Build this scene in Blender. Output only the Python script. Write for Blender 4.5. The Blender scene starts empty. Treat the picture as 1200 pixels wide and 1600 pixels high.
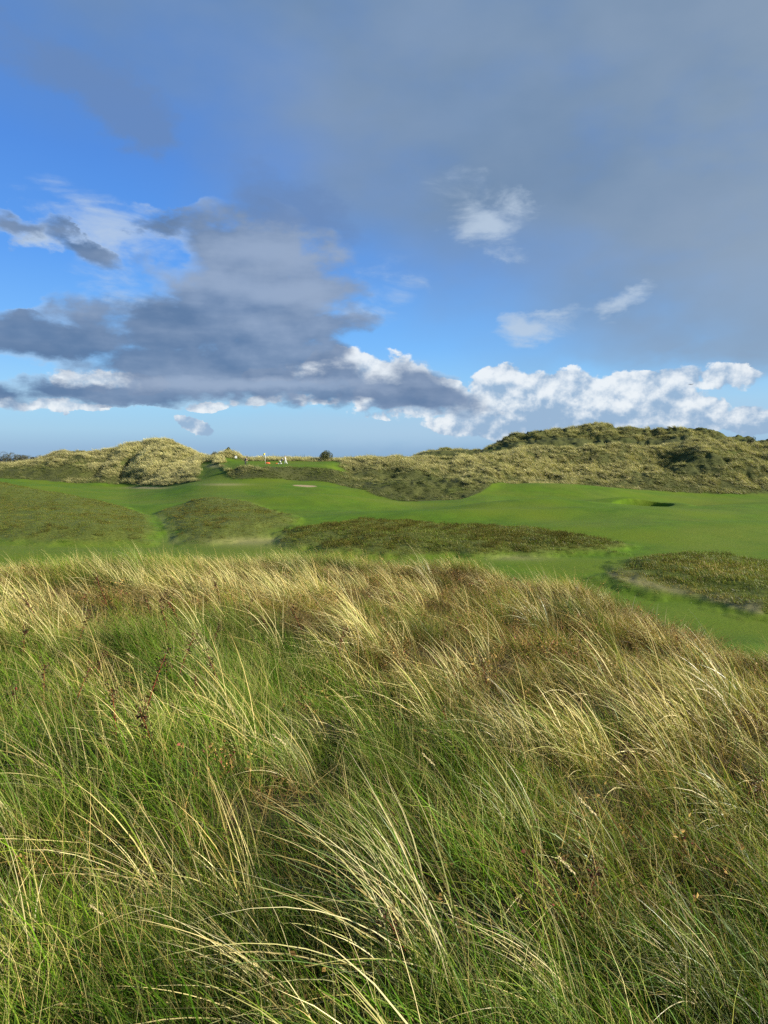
import bpy, math, random
import numpy as np
from mathutils import Vector, Matrix, Euler

random.seed(7)
rng = np.random.default_rng(7)
sc = bpy.context.scene
COL = sc.collection
R = math.radians

# ------------------------------------------------------------------ camera
F = 1067.0                 # focal length in pixels of the 1200 x 1600 photograph
PITCH = R(4.5)
HZ = 716.0                 # pixel row of the level horizon; the eye is at z = 0
cd = bpy.data.cameras.new("camera")
cam = bpy.data.objects.new("camera", cd)
COL.objects.link(cam)
cd.sensor_fit = 'VERTICAL'
cd.sensor_height = 24.0
cd.lens = F / 1600 * 24.0
cd.clip_start = 0.05
cd.clip_end = 30000
cam.location = (0, 0, 0)
cam.rotation_euler = (R(90) - PITCH, 0, 0)
sc.camera = cam

# ------------------------------------------------------------------ light
SUN_AZ = 106.0             # degrees clockwise from the viewing direction
SUN_EL = 24.0
sd = bpy.data.lights.new("sun", 'SUN')
sd.energy = 5.0
sd.angle = R(0.55)
sd.color = (1.0, 0.92, 0.77)
sun = bpy.data.objects.new("sun", sd)
COL.objects.link(sun)
_d = Vector((math.sin(R(SUN_AZ)) * math.cos(R(SUN_EL)), math.cos(R(SUN_AZ)) * math.cos(R(SUN_EL)), math.sin(R(SUN_EL))))
sun.rotation_euler = _d.to_track_quat('Z', 'Y').to_euler()
sun.location = _d * 50

vs = sc.view_settings
vs.view_transform = 'Standard'
vs.look = 'None'
vs.exposure = 1.15
vs.gamma = 1
vs.use_curve_mapping = False
sc.cycles.use_denoising = False
sc.cycles.max_bounces = 5
sc.cycles.diffuse_bounces = 3
sc.cycles.glossy_bounces = 1
sc.cycles.transmission_bounces = 3
sc.cycles.transparent_max_bounces = 4


def pix_dir(u, v):
    """direction of a pixel of the photograph (unit vector)"""
    x = (u - 600) / F
    up = (800 - v) / F
    d = Vector((x, math.cos(PITCH) + up * math.sin(PITCH), -math.sin(PITCH) + up * math.cos(PITCH)))
    return d.normalized()


# ------------------------------------------------------------------ sky
world = bpy.data.worlds.new("World")
sc.world = world
world.use_nodes = True
nt = world.node_tree
nt.nodes.clear()


class G:
    """small helper that writes node expressions"""

    def __init__(self, nt):
        self.nt = nt

    def n(self, t, **kw):
        o = self.nt.nodes.new(t)
        for k, v in kw.items():
            setattr(o, k, v)
        return o

    def put(self, sock, v):
        if hasattr(v, 'is_output'):
            self.nt.links.new(v, sock)
        elif v is not None:
            sock.default_value = v

    def m(self, op, a, b=None, c=None, clamp=False):
        o = self.n('ShaderNodeMath', operation=op, use_clamp=clamp)
        self.put(o.inputs[0], a)
        if b is not None: self.put(o.inputs[1], b)
        if c is not None: self.put(o.inputs[2], c)
        return o.outputs[0]

    def v(self, op, a, b=None, s=None):
        o = self.n('ShaderNodeVectorMath', operation=op)
        self.put(o.inputs[0], a)
        if b is not None: self.put(o.inputs[1], b)
        if s is not None: self.put(o.inputs['Scale'], s)
        return o.outputs['Value'] if op in ('LENGTH', 'DOT_PRODUCT') else o.outputs[0]

    def ss(self, x, a, b, lo=0.0, hi=1.0, kind='SMOOTHSTEP'):
        o = self.n('ShaderNodeMapRange', interpolation_type=kind)
        self.put(o.inputs[0], x)
        for i, q in enumerate((a, b, lo, hi)): self.put(o.inputs[i + 1], q)
        return o.outputs[0]

    def noise(self, vec, scale, detail=5, rough=0.55, dist=0.0, lac=2.0):
        o = self.n('ShaderNodeTexNoise')
        self.put(o.inputs['Vector'], vec)
        o.inputs['Scale'].default_value = scale
        o.inputs['Detail'].default_value = detail
        o.inputs['Roughness'].default_value = rough
        o.inputs['Distortion'].default_value = dist
        o.inputs['Lacunarity'].default_value = lac
        return o.outputs['Fac']

    def mix(self, f, a, b, blend='MIX'):
        o = self.n('ShaderNodeMix', data_type='RGBA', blend_type=blend)
        self.put(o.inputs[0], f)
        self.put(o.inputs[6], a)
        self.put(o.inputs[7], b)
        return o.outputs[2]

    def comb(self, x, y, z):
        o = self.n('ShaderNodeCombineXYZ')
        for i, q in enumerate((x, y, z)): self.put(o.inputs[i], q)
        return o.outputs[0]


def lin(r, g, b):
    f = lambda c: ((c / 255 + 0.055) / 1.055) ** 2.4 if c > 10 else c / 255 / 12.92
    return (f(r), f(g), f(b), 1.0)


g = G(nt)
geo = g.n('ShaderNodeTexCoord')
sep = g.n('ShaderNodeSeparateXYZ')
nt.links.new(geo.outputs['Generated'], sep.inputs[0])
X, Y, Z = sep.outputs
# azimuth and elevation in degrees, clockwise from the viewing direction
AZ = g.m('MULTIPLY', g.m('ARCTAN2', X, Y), 57.29578)
EL = g.m('MULTIPLY', g.m('ARCSINE', Z), 57.29578)
AE = g.comb(AZ, EL, 0.0)


def azel(u, v):
    d = pix_dir(u, v)
    return math.degrees(math.atan2(d.x, d.y)), math.degrees(math.asin(d.z))


# direction based noise space: flattened clouds
DV = g.comb(X, Y, g.m('MULTIPLY', Z, 1.9))
# warp the azimuth/elevation plane with noise so that no mask keeps a clean oval edge
w1 = g.noise(DV, 4.0, 4, 0.55)
w2 = g.noise(g.v('ADD', DV, (5.2, 1.3, 8.1)), 4.0, 4, 0.55)
w3 = g.noise(DV, 17.0, 6, 0.62)
w4 = g.noise(g.v('ADD', DV, (2.2, 7.3, 3.1)), 17.0, 6, 0.62)
WAZ = g.m('ADD', g.m('MULTIPLY', g.m('SUBTRACT', w1, 0.5), 13.0), g.m('MULTIPLY', g.m('SUBTRACT', w3, 0.5), 5.5))
WEL = g.m('ADD', g.m('MULTIPLY', g.m('SUBTRACT', w2, 0.5), 6.0), g.m('MULTIPLY', g.m('SUBTRACT', w4, 0.5), 4.2))
AEW = g.v('ADD', AE, g.comb(WAZ, WEL, 0.0))
AEW_S = g.v('ADD', AE, g.comb(g.m('MULTIPLY', WAZ, 0.35), g.m('MULTIPLY', WEL, 0.45), 0.0))


def blob(u, v, ru, rv, rot=0.0, vec=None, k=1.0):
    """soft ellipse centred where the pixel (u, v) looks, ru/rv pixels of half width; 1 at the centre, 0 at the rim"""
    a, e = azel(u, v)
    a2, _ = azel(u + ru, v)
    a1, _ = azel(u - ru, v)
    _, e2 = azel(u, v - rv)
    _, e1 = azel(u, v + rv)
    mp = g.n('ShaderNodeMapping', vector_type='TEXTURE')
    g.put(mp.inputs[0], vec if vec is not None else AEW_S)
    mp.inputs[1].default_value = (a, e, 0)
    mp.inputs[2].default_value = (0, 0, R(rot))
    mp.inputs[3].default_value = (abs(a2 - a1) / 2, abs(e2 - e1) / 2, 1)
    ln = g.v('LENGTH', mp.outputs[0])
    o = g.m('SUBTRACT', 1.0, ln, clamp=True)
    return o if k == 1.0 else g.m('MULTIPLY', o, k)


def total(items):
    s = items[0]
    for i in items[1:]:
        s = g.m('ADD', s, i)
    return s


def maxi(items):
    s = items[0]
    for i in items[1:]:
        s = g.m('MAXIMUM', s, i)
    return s


sky = g.n('ShaderNodeTexSky', sky_type='NISHITA')
sky.sun_disc = False
sky.sun_elevation = R(SUN_EL)
sky.sun_rotation = R(SUN_AZ)
sky.altitude = 0
sky.air_density = 1.0
sky.dust_density = 0.6
sky.ozone_density = 1.6
SKY_K = 0.1
clear = g.v('SCALE', sky.outputs[0], s=SKY_K)
# (everything below works in picture-linear values: clear sky already carries its strength)
EK = 1.0 / (2 ** vs.exposure)


def C(r, gg, b, k=1.0):
    q = lin(r, gg, b)
    return (q[0] * EK * k, q[1] * EK * k, q[2] * EK * k, 1)


# the clear sky: Nishita, nudged to the photograph's blues by height
ramp = g.n('ShaderNodeValToRGB')
g.put(ramp.inputs[0], g.ss(EL, -2.0, 40.0, kind='LINEAR'))
cr = ramp.color_ramp
stops = [(-2, (122, 166, 208)), (0.8, (128, 172, 214)), (2.2, (146, 193, 228)), (4.5, (146, 204, 243)), (9, (112, 182, 250)), (15, (82, 154, 240)),
         (22, (72, 136, 224)), (30, (82, 132, 204)), (38, (84, 130, 196))]
cr.elements[0].position = 0
cr.elements[1].position = 1
for i, (e, c) in enumerate(stops):
    p = (e + 2) / 42
    el = cr.elements[0] if i == 0 else (cr.elements[-1] if i == len(stops) - 1 else cr.elements.new(p))
    el.position = p
    el.color = C(*c)
base = g.mix(0.9, clear, ramp.outputs[0])

# general broken high cloud well outside the frame
n_far = g.noise(DV, 2.2, 6, 0.55)

# 1. big soft grey veil over the upper right
nv = g.noise(DV, 2.6, 5, 0.5)
nv2 = g.noise(DV, 7.0, 5, 0.5)
a0, e0 = azel(215, 20)
a1, e1 = azel(885, 500)
dx, dy = a1 - a0, e1 - e0
L = math.hypot(dx, dy)
# signed distance (degrees) to the right of the veil's edge line
dist = g.m('ADD', g.m('MULTIPLY', g.m('SUBTRACT', AZ, a0), -dy / L), g.m('MULTIPLY', g.m('SUBTRACT', EL, e0), dx / L))
veil = g.ss(g.m('ADD', dist, g.m('MULTIPLY', g.m('SUBTRACT', nv, 0.5), 26.0)), -12.0, 9.0)
low = g.ss(g.m('ADD', EL, g.m('MULTIPLY', g.m('SUBTRACT', nv2, 0.5), 9.0)), 5.5, 8.8)
veil = g.m('MULTIPLY', veil, low)
veil = g.m('MULTIPLY', veil, g.ss(nv2, 0.2, 0.55, 0.72, 1.0))
veil_t = g.noise(DV, 3.6, 5, 0.5, 0.0)
veil_c = g.mix(g.ss(AZ, -25.0, 33.0), C(94, 136, 192), C(140, 160, 180))
veil_c = g.mix(g.ss(nv, 0.3, 0.72), veil_c, C(118, 143, 172))
veil_c = g.mix(g.m('MULTIPLY', g.ss(EL, 17.0, 6.0), 0.35), veil_c, C(152, 172, 196))
veil_c = g.mix(g.ss(veil_t, 0.35, 0.8, 0.0, 0.35), veil_c, C(160, 176, 196))
veil_c = g.mix(g.ss(veil_t, 0.5, 0.25, 0.0, 0.3), veil_c, C(104, 132, 166))
cur = g.mix(g.m('MULTIPLY', veil, 0.95), base, veil_c)

# 2. thin lit wisps
wv = g.comb(g.m('ADD', X, g.m('MULTIPLY', Z, 0.7)), Y, g.m('MULTIPLY', Z, 3.0))
nw = g.noise(wv, 9.0, 8, 0.6, 0.7)
wm = total([blob(150, 345, 150, 60, -12, AEW, 0.6), blob(230, 375, 150, 55, 5, AEW, 0.7), blob(720, 310, 140, 70, -32, AEW, 0.5), blob(765, 362, 105, 55, -8, AEW, 1.15),
            blob(20, 380, 60, 30, 0, AEW, 1.4), blob(200, 450, 160, 50, 0, AEW, 0.9), blob(850, 497, 80, 38, 0, AEW, 1.2), blob(965, 473, 60, 32, 0, AEW, 1.05),
            blob(620, 490, 80, 50, 0, AEW, 0.5), blob(560, 480, 150, 60, 20, AEW, 0.4)])
wisp = g.ss(g.m('ADD', g.m('MULTIPLY', wm, 1.0), g.m('MULTIPLY', g.m('MULTIPLY', g.m('SUBTRACT', nw, 0.5), 2.6), g.ss(wm, 0.0, 0.3))), 0.12, 1.35)
cur = g.mix(g.m('MULTIPLY', wisp, 0.8), cur, C(190, 207, 226))
# pale haze bank low down right of the middle
hz = total([blob(640, 668, 420, 45, 0, AEW_S, 0.9), blob(1100, 640, 420, 70, 0, AEW_S, 0.9)])
cur = g.mix(g.m('MULTIPLY', g.ss(hz, 0.05, 0.8), 0.5), cur, C(176, 203, 228))

# 3. white cumulus along the horizon
DC = g.comb(X, Y, g.m('MULTIPLY', Z, 1.15))
ncu = g.noise(DC, 22.0, 7, 0.56, 0.0)
up = g.v('ADD', DC, (-0.006, 0.0, 0.011))
ncu_up = g.noise(up, 22.0, 5, 0.56, 0.0)
cm = maxi([blob(780, 604, 62, 46, 0, None, 1.7), blob(775, 640, 120, 44, 0, None, 1.6), blob(850, 628, 150, 66, 0, None, 1.7), blob(950, 634, 160, 60, 0, None, 1.8), blob(1040, 646, 120, 46, 0, None, 1.7), blob(880, 655, 260, 34, 0, None, 1.7), blob(1110, 590, 110, 22, 0, None, 0.5),
           blob(510, 578, 70, 34), blob(585, 585, 95, 44), blob(620, 612, 120, 34), blob(1190, 655, 80, 26, 0, None, 0.8), blob(1320, 640, 120, 40, 0, None, 0.9), blob(1650, 620, 260, 60),
           blob(305, 668, 46, 13, -28, None, 1.25), blob(70, 630, 130, 14, 0, None, 0.5), blob(320, 632, 50, 10, 0, None, 0.6), blob(640, 640, 130, 16, 0, None, 0.6), blob(780, 672, 80, 16, 0, None, 0.6),
           blob(180, 590, 120, 24, 0, None, 0.6), blob(430, 585, 60, 16, 0, None, 0.7), blob(-300, 620, 260, 50), blob(-900, 560, 400, 120), blob(500, 628, 200, 12, 0, None, 0.45)])
nbig = g.noise(g.v('ADD', DV, (1.7, 4.2, 0.6)), 8.0, 4, 0.55)
cden = g.m('ADD', g.m('MULTIPLY', cm, 1.0), g.m('MULTIPLY', g.m('MULTIPLY', g.m('ADD', g.m('SUBTRACT', ncu, 0.5), g.m('MULTIPLY', g.m('SUBTRACT', nbig, 0.5), 0.5)), 1.7), g.ss(cm, 0.0, 0.12)))
ca = g.ss(cden, 0.12, 0.30)
lit = g.m('ADD', g.m('MULTIPLY', g.m('SUBTRACT', ncu, ncu_up), 4.2), g.m('MULTIPLY', nbig, 1.1))
lit = g.m('ADD', lit, g.m('MULTIPLY', g.m('SUBTRACT', EL, 4.6), 0.085))
lit = g.m('SUBTRACT', lit, g.m('MULTIPLY', g.ss(cden, 0.5, 1.4), 0.12))
lit = g.m('ADD', lit, g.m('MULTIPLY', total([blob(782, 600, 110, 60), blob(585, 575, 80, 35), blob(510, 575, 60, 30), blob(1000, 630, 160, 50)]), 0.35))
lit = g.m('SUBTRACT', lit, g.m('MULTIPLY', total([blob(850, 650, 170, 50), blob(1090, 590, 200, 50)]), 0.3))
ccol = g.mix(g.ss(lit, -0.05, 1.15), C(152, 180, 210), C(240, 245, 249))
cur = g.mix(g.m('MULTIPLY', ca, 0.93), cur, ccol)

# 4. the big dark blue-grey cloud on the left, in a few banks
nd = g.noise(DV, 10.0, 9, 0.55, 0.1)
nd_up = g.noise(g.v('ADD', DV, (0.01, 0, 0.035)), 10.0, 4, 0.5, 0.1)
dm = maxi([blob(50, 524, 310, 42, 0, None, 1.25), blob(270, 512, 230, 72, 0, None, 1.3), blob(400, 470, 200, 140, 0, None, 1.2), blob(385, 400, 125, 105, 0, None, 1.35), blob(465, 440, 115, 85, 0, None, 1.1), blob(500, 515, 120, 34, 6, None, 1.1),
           blob(330, 565, 300, 66, 0, None, 1.2), blob(420, 595, 370, 50, 0, None, 1.1), blob(600, 612, 220, 34, -6), blob(120, 608, 250, 26), blob(0, 614, 200, 28), blob(440, 560, 160, 40),
           blob(120, 398, 130, 32, -14, AEW, 0.66), blob(0, 360, 70, 34, -10, AEW, 0.7), blob(290, 350, 80, 26, 8, AEW, 0.45),
            blob(-350, 500, 420, 90), blob(-900, 420, 500, 110)])
dden = g.m('ADD', g.m('MULTIPLY', dm, 1.0), g.m('MULTIPLY', g.m('MULTIPLY', g.m('SUBTRACT', nd, 0.5), 2.3), g.ss(dm, 0.0, 0.12)))
da = g.ss(dden, 0.06, 0.62)
bank = g.noise(g.comb(X, Y, g.m('MULTIPLY', Z, 6.0)), 3.5, 5, 0.5)
tone = g.m('ADD', g.m('MULTIPLY', g.m('SUBTRACT', nd, nd_up), 1.2), g.m('MULTIPLY', g.m('SUBTRACT', bank, 0.5), 1.6))
tone = g.m('ADD', tone, g.m('MULTIPLY', maxi([blob(440, 450, 220, 130), blob(500, 480, 140, 60)]), 0.7))
tone = g.m('ADD', tone, g.m('MULTIPLY', maxi([blob(80, 635, 170, 26), blob(420, 600, 300, 14)]), 0.6))
dcol = g.mix(g.ss(tone, -0.35, 0.8), C(90, 119, 158), C(150, 169, 197))
cur = g.mix(g.m('MULTIPLY', g.m('MULTIPLY', g.ss(dden, 0.0, 0.2), 0.38), g.ss(nbig, 0.42, 0.62)), cur, C(186, 203, 222))
cur = g.mix(g.m('MULTIPLY', da, 0.95), cur, dcol)

# 5. faint grey smoke-like cloud at the upper left
sm = total([blob(400, 300, 90, 70, -40, AEW, 0.9), blob(495, 335, 100, 70, -35, AEW, 1.1), blob(130, 130, 190, 90, -20, AEW, 1.0), blob(190, 190, 90, 70, 0, AEW, 0.8), blob(60, 60, 200, 90, 0, AEW, 0.4)])
sa = g.ss(g.m('ADD', sm, g.m('MULTIPLY', g.m('SUBTRACT', nv2, 0.5), 0.9)), 0.15, 0.95)
cur = g.mix(g.m('MULTIPLY', sa, 0.75), cur, C(106, 137, 184))

bg = g.n('ShaderNodeBackground')
g.put(bg.inputs[0], cur)
bg.inputs[1].default_value = 1.0
wo = g.n('ShaderNodeOutputWorld')
nt.links.new(bg.outputs[0], wo.inputs[0])
world.cycles.sampling_method = 'MANUAL'
world.cycles.sample_map_resolution = 512


# ------------------------------------------------------------------ numpy noise
def _hash(ix, iy, seed):
    h = (ix.astype(np.int64) * 374761393 + iy.astype(np.int64) * 668265263 + seed * 974711) & 0x7fffffff
    h = ((h ^ (h >> 13)) * 1274126177) & 0x7fffffff
    return ((h ^ (h >> 16)) & 0xffff) / 65535.0


def vnoise(x, y, seed=0):
    ix, iy = np.floor(x), np.floor(y)
    fx, fy = x - ix, y - iy
    ux, uy = fx * fx * (3 - 2 * fx), fy * fy * (3 - 2 * fy)
    a, b = _hash(ix, iy, seed), _hash(ix + 1, iy, seed)
    c, d = _hash(ix, iy + 1, seed), _hash(ix + 1, iy + 1, seed)
    return (a + (b - a) * ux) * (1 - uy) + (c + (d - c) * ux) * uy


def fbm(x, y, seed=0, octs=4, rough=0.5):
    s, a, t = 0.0, 1.0, 0.0
    for i in range(octs):
        s = s + a * (vnoise(x * 2 ** i + 17.3 * i, y * 2 ** i - 9.1 * i, seed + i) - 0.5)
        t += a
        a *= rough
    return s / t * 2.0      # about -1..1


def sstep(x, a, b):
    t = np.clip((x - a) / (b - a), 0, 1)
    return t * t * (3 - 2 * t)


def blur1(a, s, axis):
    n = int(3 * s) + 1
    k = np.exp(-0.5 * (np.arange(-n, n + 1) / s) ** 2)
    k /= k.sum()
    p = [(0, 0), (0, 0)]
    p[axis] = (n, n)
    b = np.pad(a, p, mode='edge')
    return np.apply_along_axis(lambda q: np.convolve(q, k, mode='valid'), axis, b)


# ------------------------------------------------------------------ terrain
# the land is described by lines across the view: each line has a distance and a height for every bearing
UT = np.arange(-500, 1701, 10.0)          # bearing as a column of the photograph


def tab(*p):
    return np.interp(UT, p[0::2], p[1::2])


def z_of(v, y):
    return -(v - HZ) / F * y


LY = np.log(np.concatenate([[0.3], np.exp(np.linspace(np.log(0.5), np.log(520), 900))]))
rows = []   # (distance table, height table)
c0 = lambda v: np.full_like(UT, v)
crest = tab(-500, 9, 0, 10, 300, 12.5, 600, 12.5, 750, 11, 900, 9.3, 1050, 7.6, 1200, 6.6, 1700, 5.5)
crestz = tab(-500, -1.9, 0, -1.86, 300, -1.95, 600, -1.98, 750, -1.98, 900, -1.9, 1050, -2.02, 1200, -2.05, 1700, -2.05)
rows += [(c0(0.3), c0(-1.62)), (c0(1.5), c0(-1.62)), (crest * 0.55, crestz * 0.5 - 0.5 * 1.70), (crest * 0.85, crestz + 0.03), (crest, crestz - 0.03), (crest * 1.3, crestz - 0.95),
         (crest * 1.75, crestz - 3.3), (c0(25.5), c0(-6.9)), (c0(34), c0(-7.05)), (c0(55), c0(-7.1)), (c0(78), c0(-6.9))]
# foot of the slopes beyond the fairway
fv = tab(-500, 750, 0, 750, 100, 757, 200, 762, 260, 760, 300, 754, 340, 754, 380, 757, 500, 757, 540, 764, 580, 776, 640, 786, 720, 782, 760, 770, 800, 766, 900, 767, 960, 768, 1040, 773, 1100, 776, 1200, 776, 1700, 776)
fy = tab(-500, 150, 200, 150, 260, 136, 330, 124, 380, 121, 500, 122, 540, 118, 580, 108, 640, 101, 720, 103, 760, 116, 800, 130, 1200, 132, 1700, 132)
rows += [(fy, z_of(fv, fy))]
# mid slope
mv = tab(-500, 735, 0, 733, 60, 732, 130, 728, 200, 726, 270, 726, 310, 732, 345, 729, 380, 729, 450, 730, 520, 730, 560, 752, 620, 752, 700, 752, 760, 742, 900, 738, 1040, 735, 1200, 732, 1700, 730)
my = tab(-500, 160, 200, 158, 290, 152, 320, 140, 345, 134, 380, 128, 500, 128, 540, 130, 640, 125, 760, 130, 800, 141, 1200, 142, 1700, 142)
rows += [(my, z_of(mv, my))]
# near skyline
nv_ = tab(-500, 724, 0, 725, 30, 722, 60, 716, 95, 705, 130, 704, 150, 703, 185, 700, 200, 692, 212, 687, 240, 685, 268, 688, 300, 700, 322, 712, 340, 718, 380, 719, 560, 719, 580, 717, 640, 718, 700, 716, 760, 708, 840, 699, 900, 696, 960, 695,
          1000, 694, 1040, 691, 1070, 687, 1100, 685, 1150, 687, 1200, 688, 1300, 690, 1700, 700)
ny = tab(-500, 172, 260, 172, 320, 160, 350, 150, 560, 150, 640, 146, 760, 150, 900, 156, 1200, 158, 1700, 160)
nz = z_of(nv_, ny)
rows += [(ny, nz), (ny + 8, nz - tab(-500, .5, 300, .5, 340, 0, 560, 0, 640, 0.3, 760, .8, 1700, .8)), (ny + 16, nz - tab(-500, 2.5, 300, 2.5, 340, 0.6, 560, 0.6, 640, 1.5, 1700, 1.8))]
# far ridge on the right, low ground elsewhere
rv = tab(-500, 722, 0, 722, 600, 724, 636, 722, 648, 707, 665, 700, 690, 696, 725, 697, 748, 701, 765, 698, 790, 688, 840, 679, 890, 672, 950, 666, 980, 669, 1010, 674, 1050, 673, 1100, 672, 1125, 679, 1160, 688, 1230, 695, 1700, 710)
rows += [(c0(205.0), z_of(rv, 205.0)), (c0(225), z_of(rv, 205.0) - 2.5), (c0(300), c0(-6.0)), (c0(520), c0(-11.0))]
lyr = np.array([np.log(r[0]) for r in rows])
zr = np.array([r[1] for r in rows])
ZT = np.array([np.interp(LY, lyr[:, i], zr[:, i]) for i in range(len(UT))])     # [u, logY]
LYU = np.linspace(LY[0], LY[-1], 1100)
ZT = np.array([np.interp(LYU, LY, q) for q in ZT])
ZT = blur1(ZT, 3.6, 1)
ZT = blur1(ZT, 0.9, 0)


def proj(x, y, z):
    """ground point -> column u of the bearing and level-referenced row v"""
    yy = np.maximum(y, 0.05)
    return 600 + F * x / yy, HZ - F * z / yy


def base_h(x, y):
    az = np.clip(np.arctan2(x, y), -0.78, 0.78)
    r = np.hypot(x, y)
    D = r * np.cos(az)
    u = 600 + F * np.tan(az)
    fu = np.clip((u - UT[0]) / 10.0, 0, len(UT) - 1.001)
    fl = np.clip((np.log(np.maximum(D, 0.31)) - LYU[0]) / (LYU[1] - LYU[0]), 0, len(LYU) - 1.001)
    iu, il = fu.astype(int), fl.astype(int)
    tu, tl = fu - iu, fl - il
    return ((ZT[iu, il] * (1 - tu) + ZT[iu + 1, il] * tu) * (1 - tl) + (ZT[iu, il + 1] * (1 - tu) + ZT[iu + 1, il + 1] * tu) * tl)


def PZ(u, v, z):
    y = -z * F / (v - HZ)
    return (u - 600) / F * y, y


def poly_sd(px, py, poly):
    """signed distance to a polygon, positive inside"""
    poly = np.asarray(poly, float)
    d = np.full(px.shape, 1e9)
    inside = np.zeros(px.shape, bool)
    n = len(poly)
    for i in range(n):
        ax, ay = poly[i]
        bx, by = poly[(i + 1) % n]
        ex, ey = bx - ax, by - ay
        t = np.clip(((px - ax) * ex + (py - ay) * ey) / (ex * ex + ey * ey + 1e-9), 0, 1)
        d = np.minimum(d, np.hypot(px - ax - t * ex, py - ay - t * ey))
        cnd = (ay > py) != (by > py)
        with np.errstate(divide='ignore', invalid='ignore'):
            xi = ax + (py - ay) * ex / (ey if ey != 0 else 1e-9)
        inside ^= cnd & (px < xi)
    return np.where(inside, d, -d)


# mounds of rough on the valley floor, as ground outlines (metres)
def outline(*uv, z=-7.0):
    return [PZ(uv[i], uv[i + 1], z) for i in range(0, len(uv), 2)]


# outlines given where their rim meets the valley floor
MOUNDS = [
    # (outline, height, shoulder width)
    (outline(-300, 786, -60, 786, 10, 787, 70, 791, 160, 798, 215, 806, 243, 822, 248, 838, 225, 848, 130, 853, 0, 852, -300, 850), 1.55, 13.0),
    (outline(250, 806, 290, 800, 340, 798, 400, 802, 450, 812, 470, 822, 440, 832, 400, 842, 330, 850, 285, 848, 268, 836), 1.1, 9.0),
    (outline(440, 836, 500, 826, 560, 822, 650, 824, 750, 830, 850, 836, 910, 842, 985, 853, 960, 862, 850, 868, 760, 870, 640, 872, 520, 868, 430, 850), 1.0, 7.5),
    (outline(950, 900, 960, 884, 1010, 872, 1060, 868, 1130, 873, 1200, 880, 1400, 885, 1400, 990, 1260, 975, 1160, 955, 1060, 935, 985, 915), 0.75, 7.0),
]
HUMPS = [  # smooth mown swellings: u, v, z, half width m, half depth m, height
    (845, 797, -6.5, 11, 4, 0.5), (560, 792, -6.9, 12, 5, 0.2), (1190, 800, -6.7, 12, 5, 0.4), (470, 795, -6.9, 14, 6, 0.35), (400, 775, -6.5, 16, 8, 0.35),
    (960, 812, -7.0, 24, 6, 0.3), (740, 815, -7.0, 18, 5, 0.25), (60, 772, -6.5, 22, 8, 0.3), (1100, 830, -7.0, 14, 6, 0.3), (-40, 797, -6.9, 17, 9, 0.9),
    (830, 772, -6.4, 15, 7, 0.4), (930, 772, -6.4, 18, 8, 0.25), (1060, 777, -6.4, 12, 6, -0.3)]
BUNK = PZ(1005, 783.5, -6.25)


def rel_u(x, y):
    az = np.clip(np.arctan2(x, y), -0.78, 0.78)
    return 600 + F * np.tan(az), np.hypot(x, y) * np.cos(az)


def zones(x, y):
    """masks 0..1 of the land cover at ground points"""
    u, D = rel_u(x, y)
    foot = np.interp(u, UT, fy)
    cr = np.interp(u, UT, crest)
    n1 = fbm(x / 9, y / 9, 31, 4)
    n2 = fbm(x / 2.2, y / 2.2, 32, 4)
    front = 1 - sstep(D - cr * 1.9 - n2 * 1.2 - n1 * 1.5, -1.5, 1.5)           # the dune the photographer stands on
    dune = sstep(D - foot - n1 * 1.6 - n2 * 0.8, -0.8, 0.8)
    # mown green and its ramp between the dunes
    gd = sstep(u + n2 * 6, 335, 362) * (1 - sstep(u + n2 * 10, 520, 555)) * sstep(D + n1 * 2, 128, 130.5) * (1 - sstep(D + n1 * 2, 148, 151))
    ramp_ = sstep(u + n2 * 5, 300, 322) * (1 - sstep(u + n2 * 6 - (D - 120) * -1.2, 358, 376)) * (1 - sstep(D, 147, 151))
    mown = np.maximum(gd, ramp_)
    dune = dune * (1 - mown)
    rough = np.zeros_like(x)
    mh = np.zeros_like(x)
    per = []
    for k, (o, h, w) in enumerate(MOUNDS):
        sdv = poly_sd(x, y, o) + n2 * (1.1 if k in (0, 1) else 1.7)
        per.append(sstep(sdv, -0.6, 1.4))
        mh = mh + h * (1 - (1 - np.clip((sdv + 0.8) / w, 0, 1)) ** 2.2)
    return dict(u=u, D=D, front=front, dune=dune, mown=mown, m=per, mh=mh, foot=foot)


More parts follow.
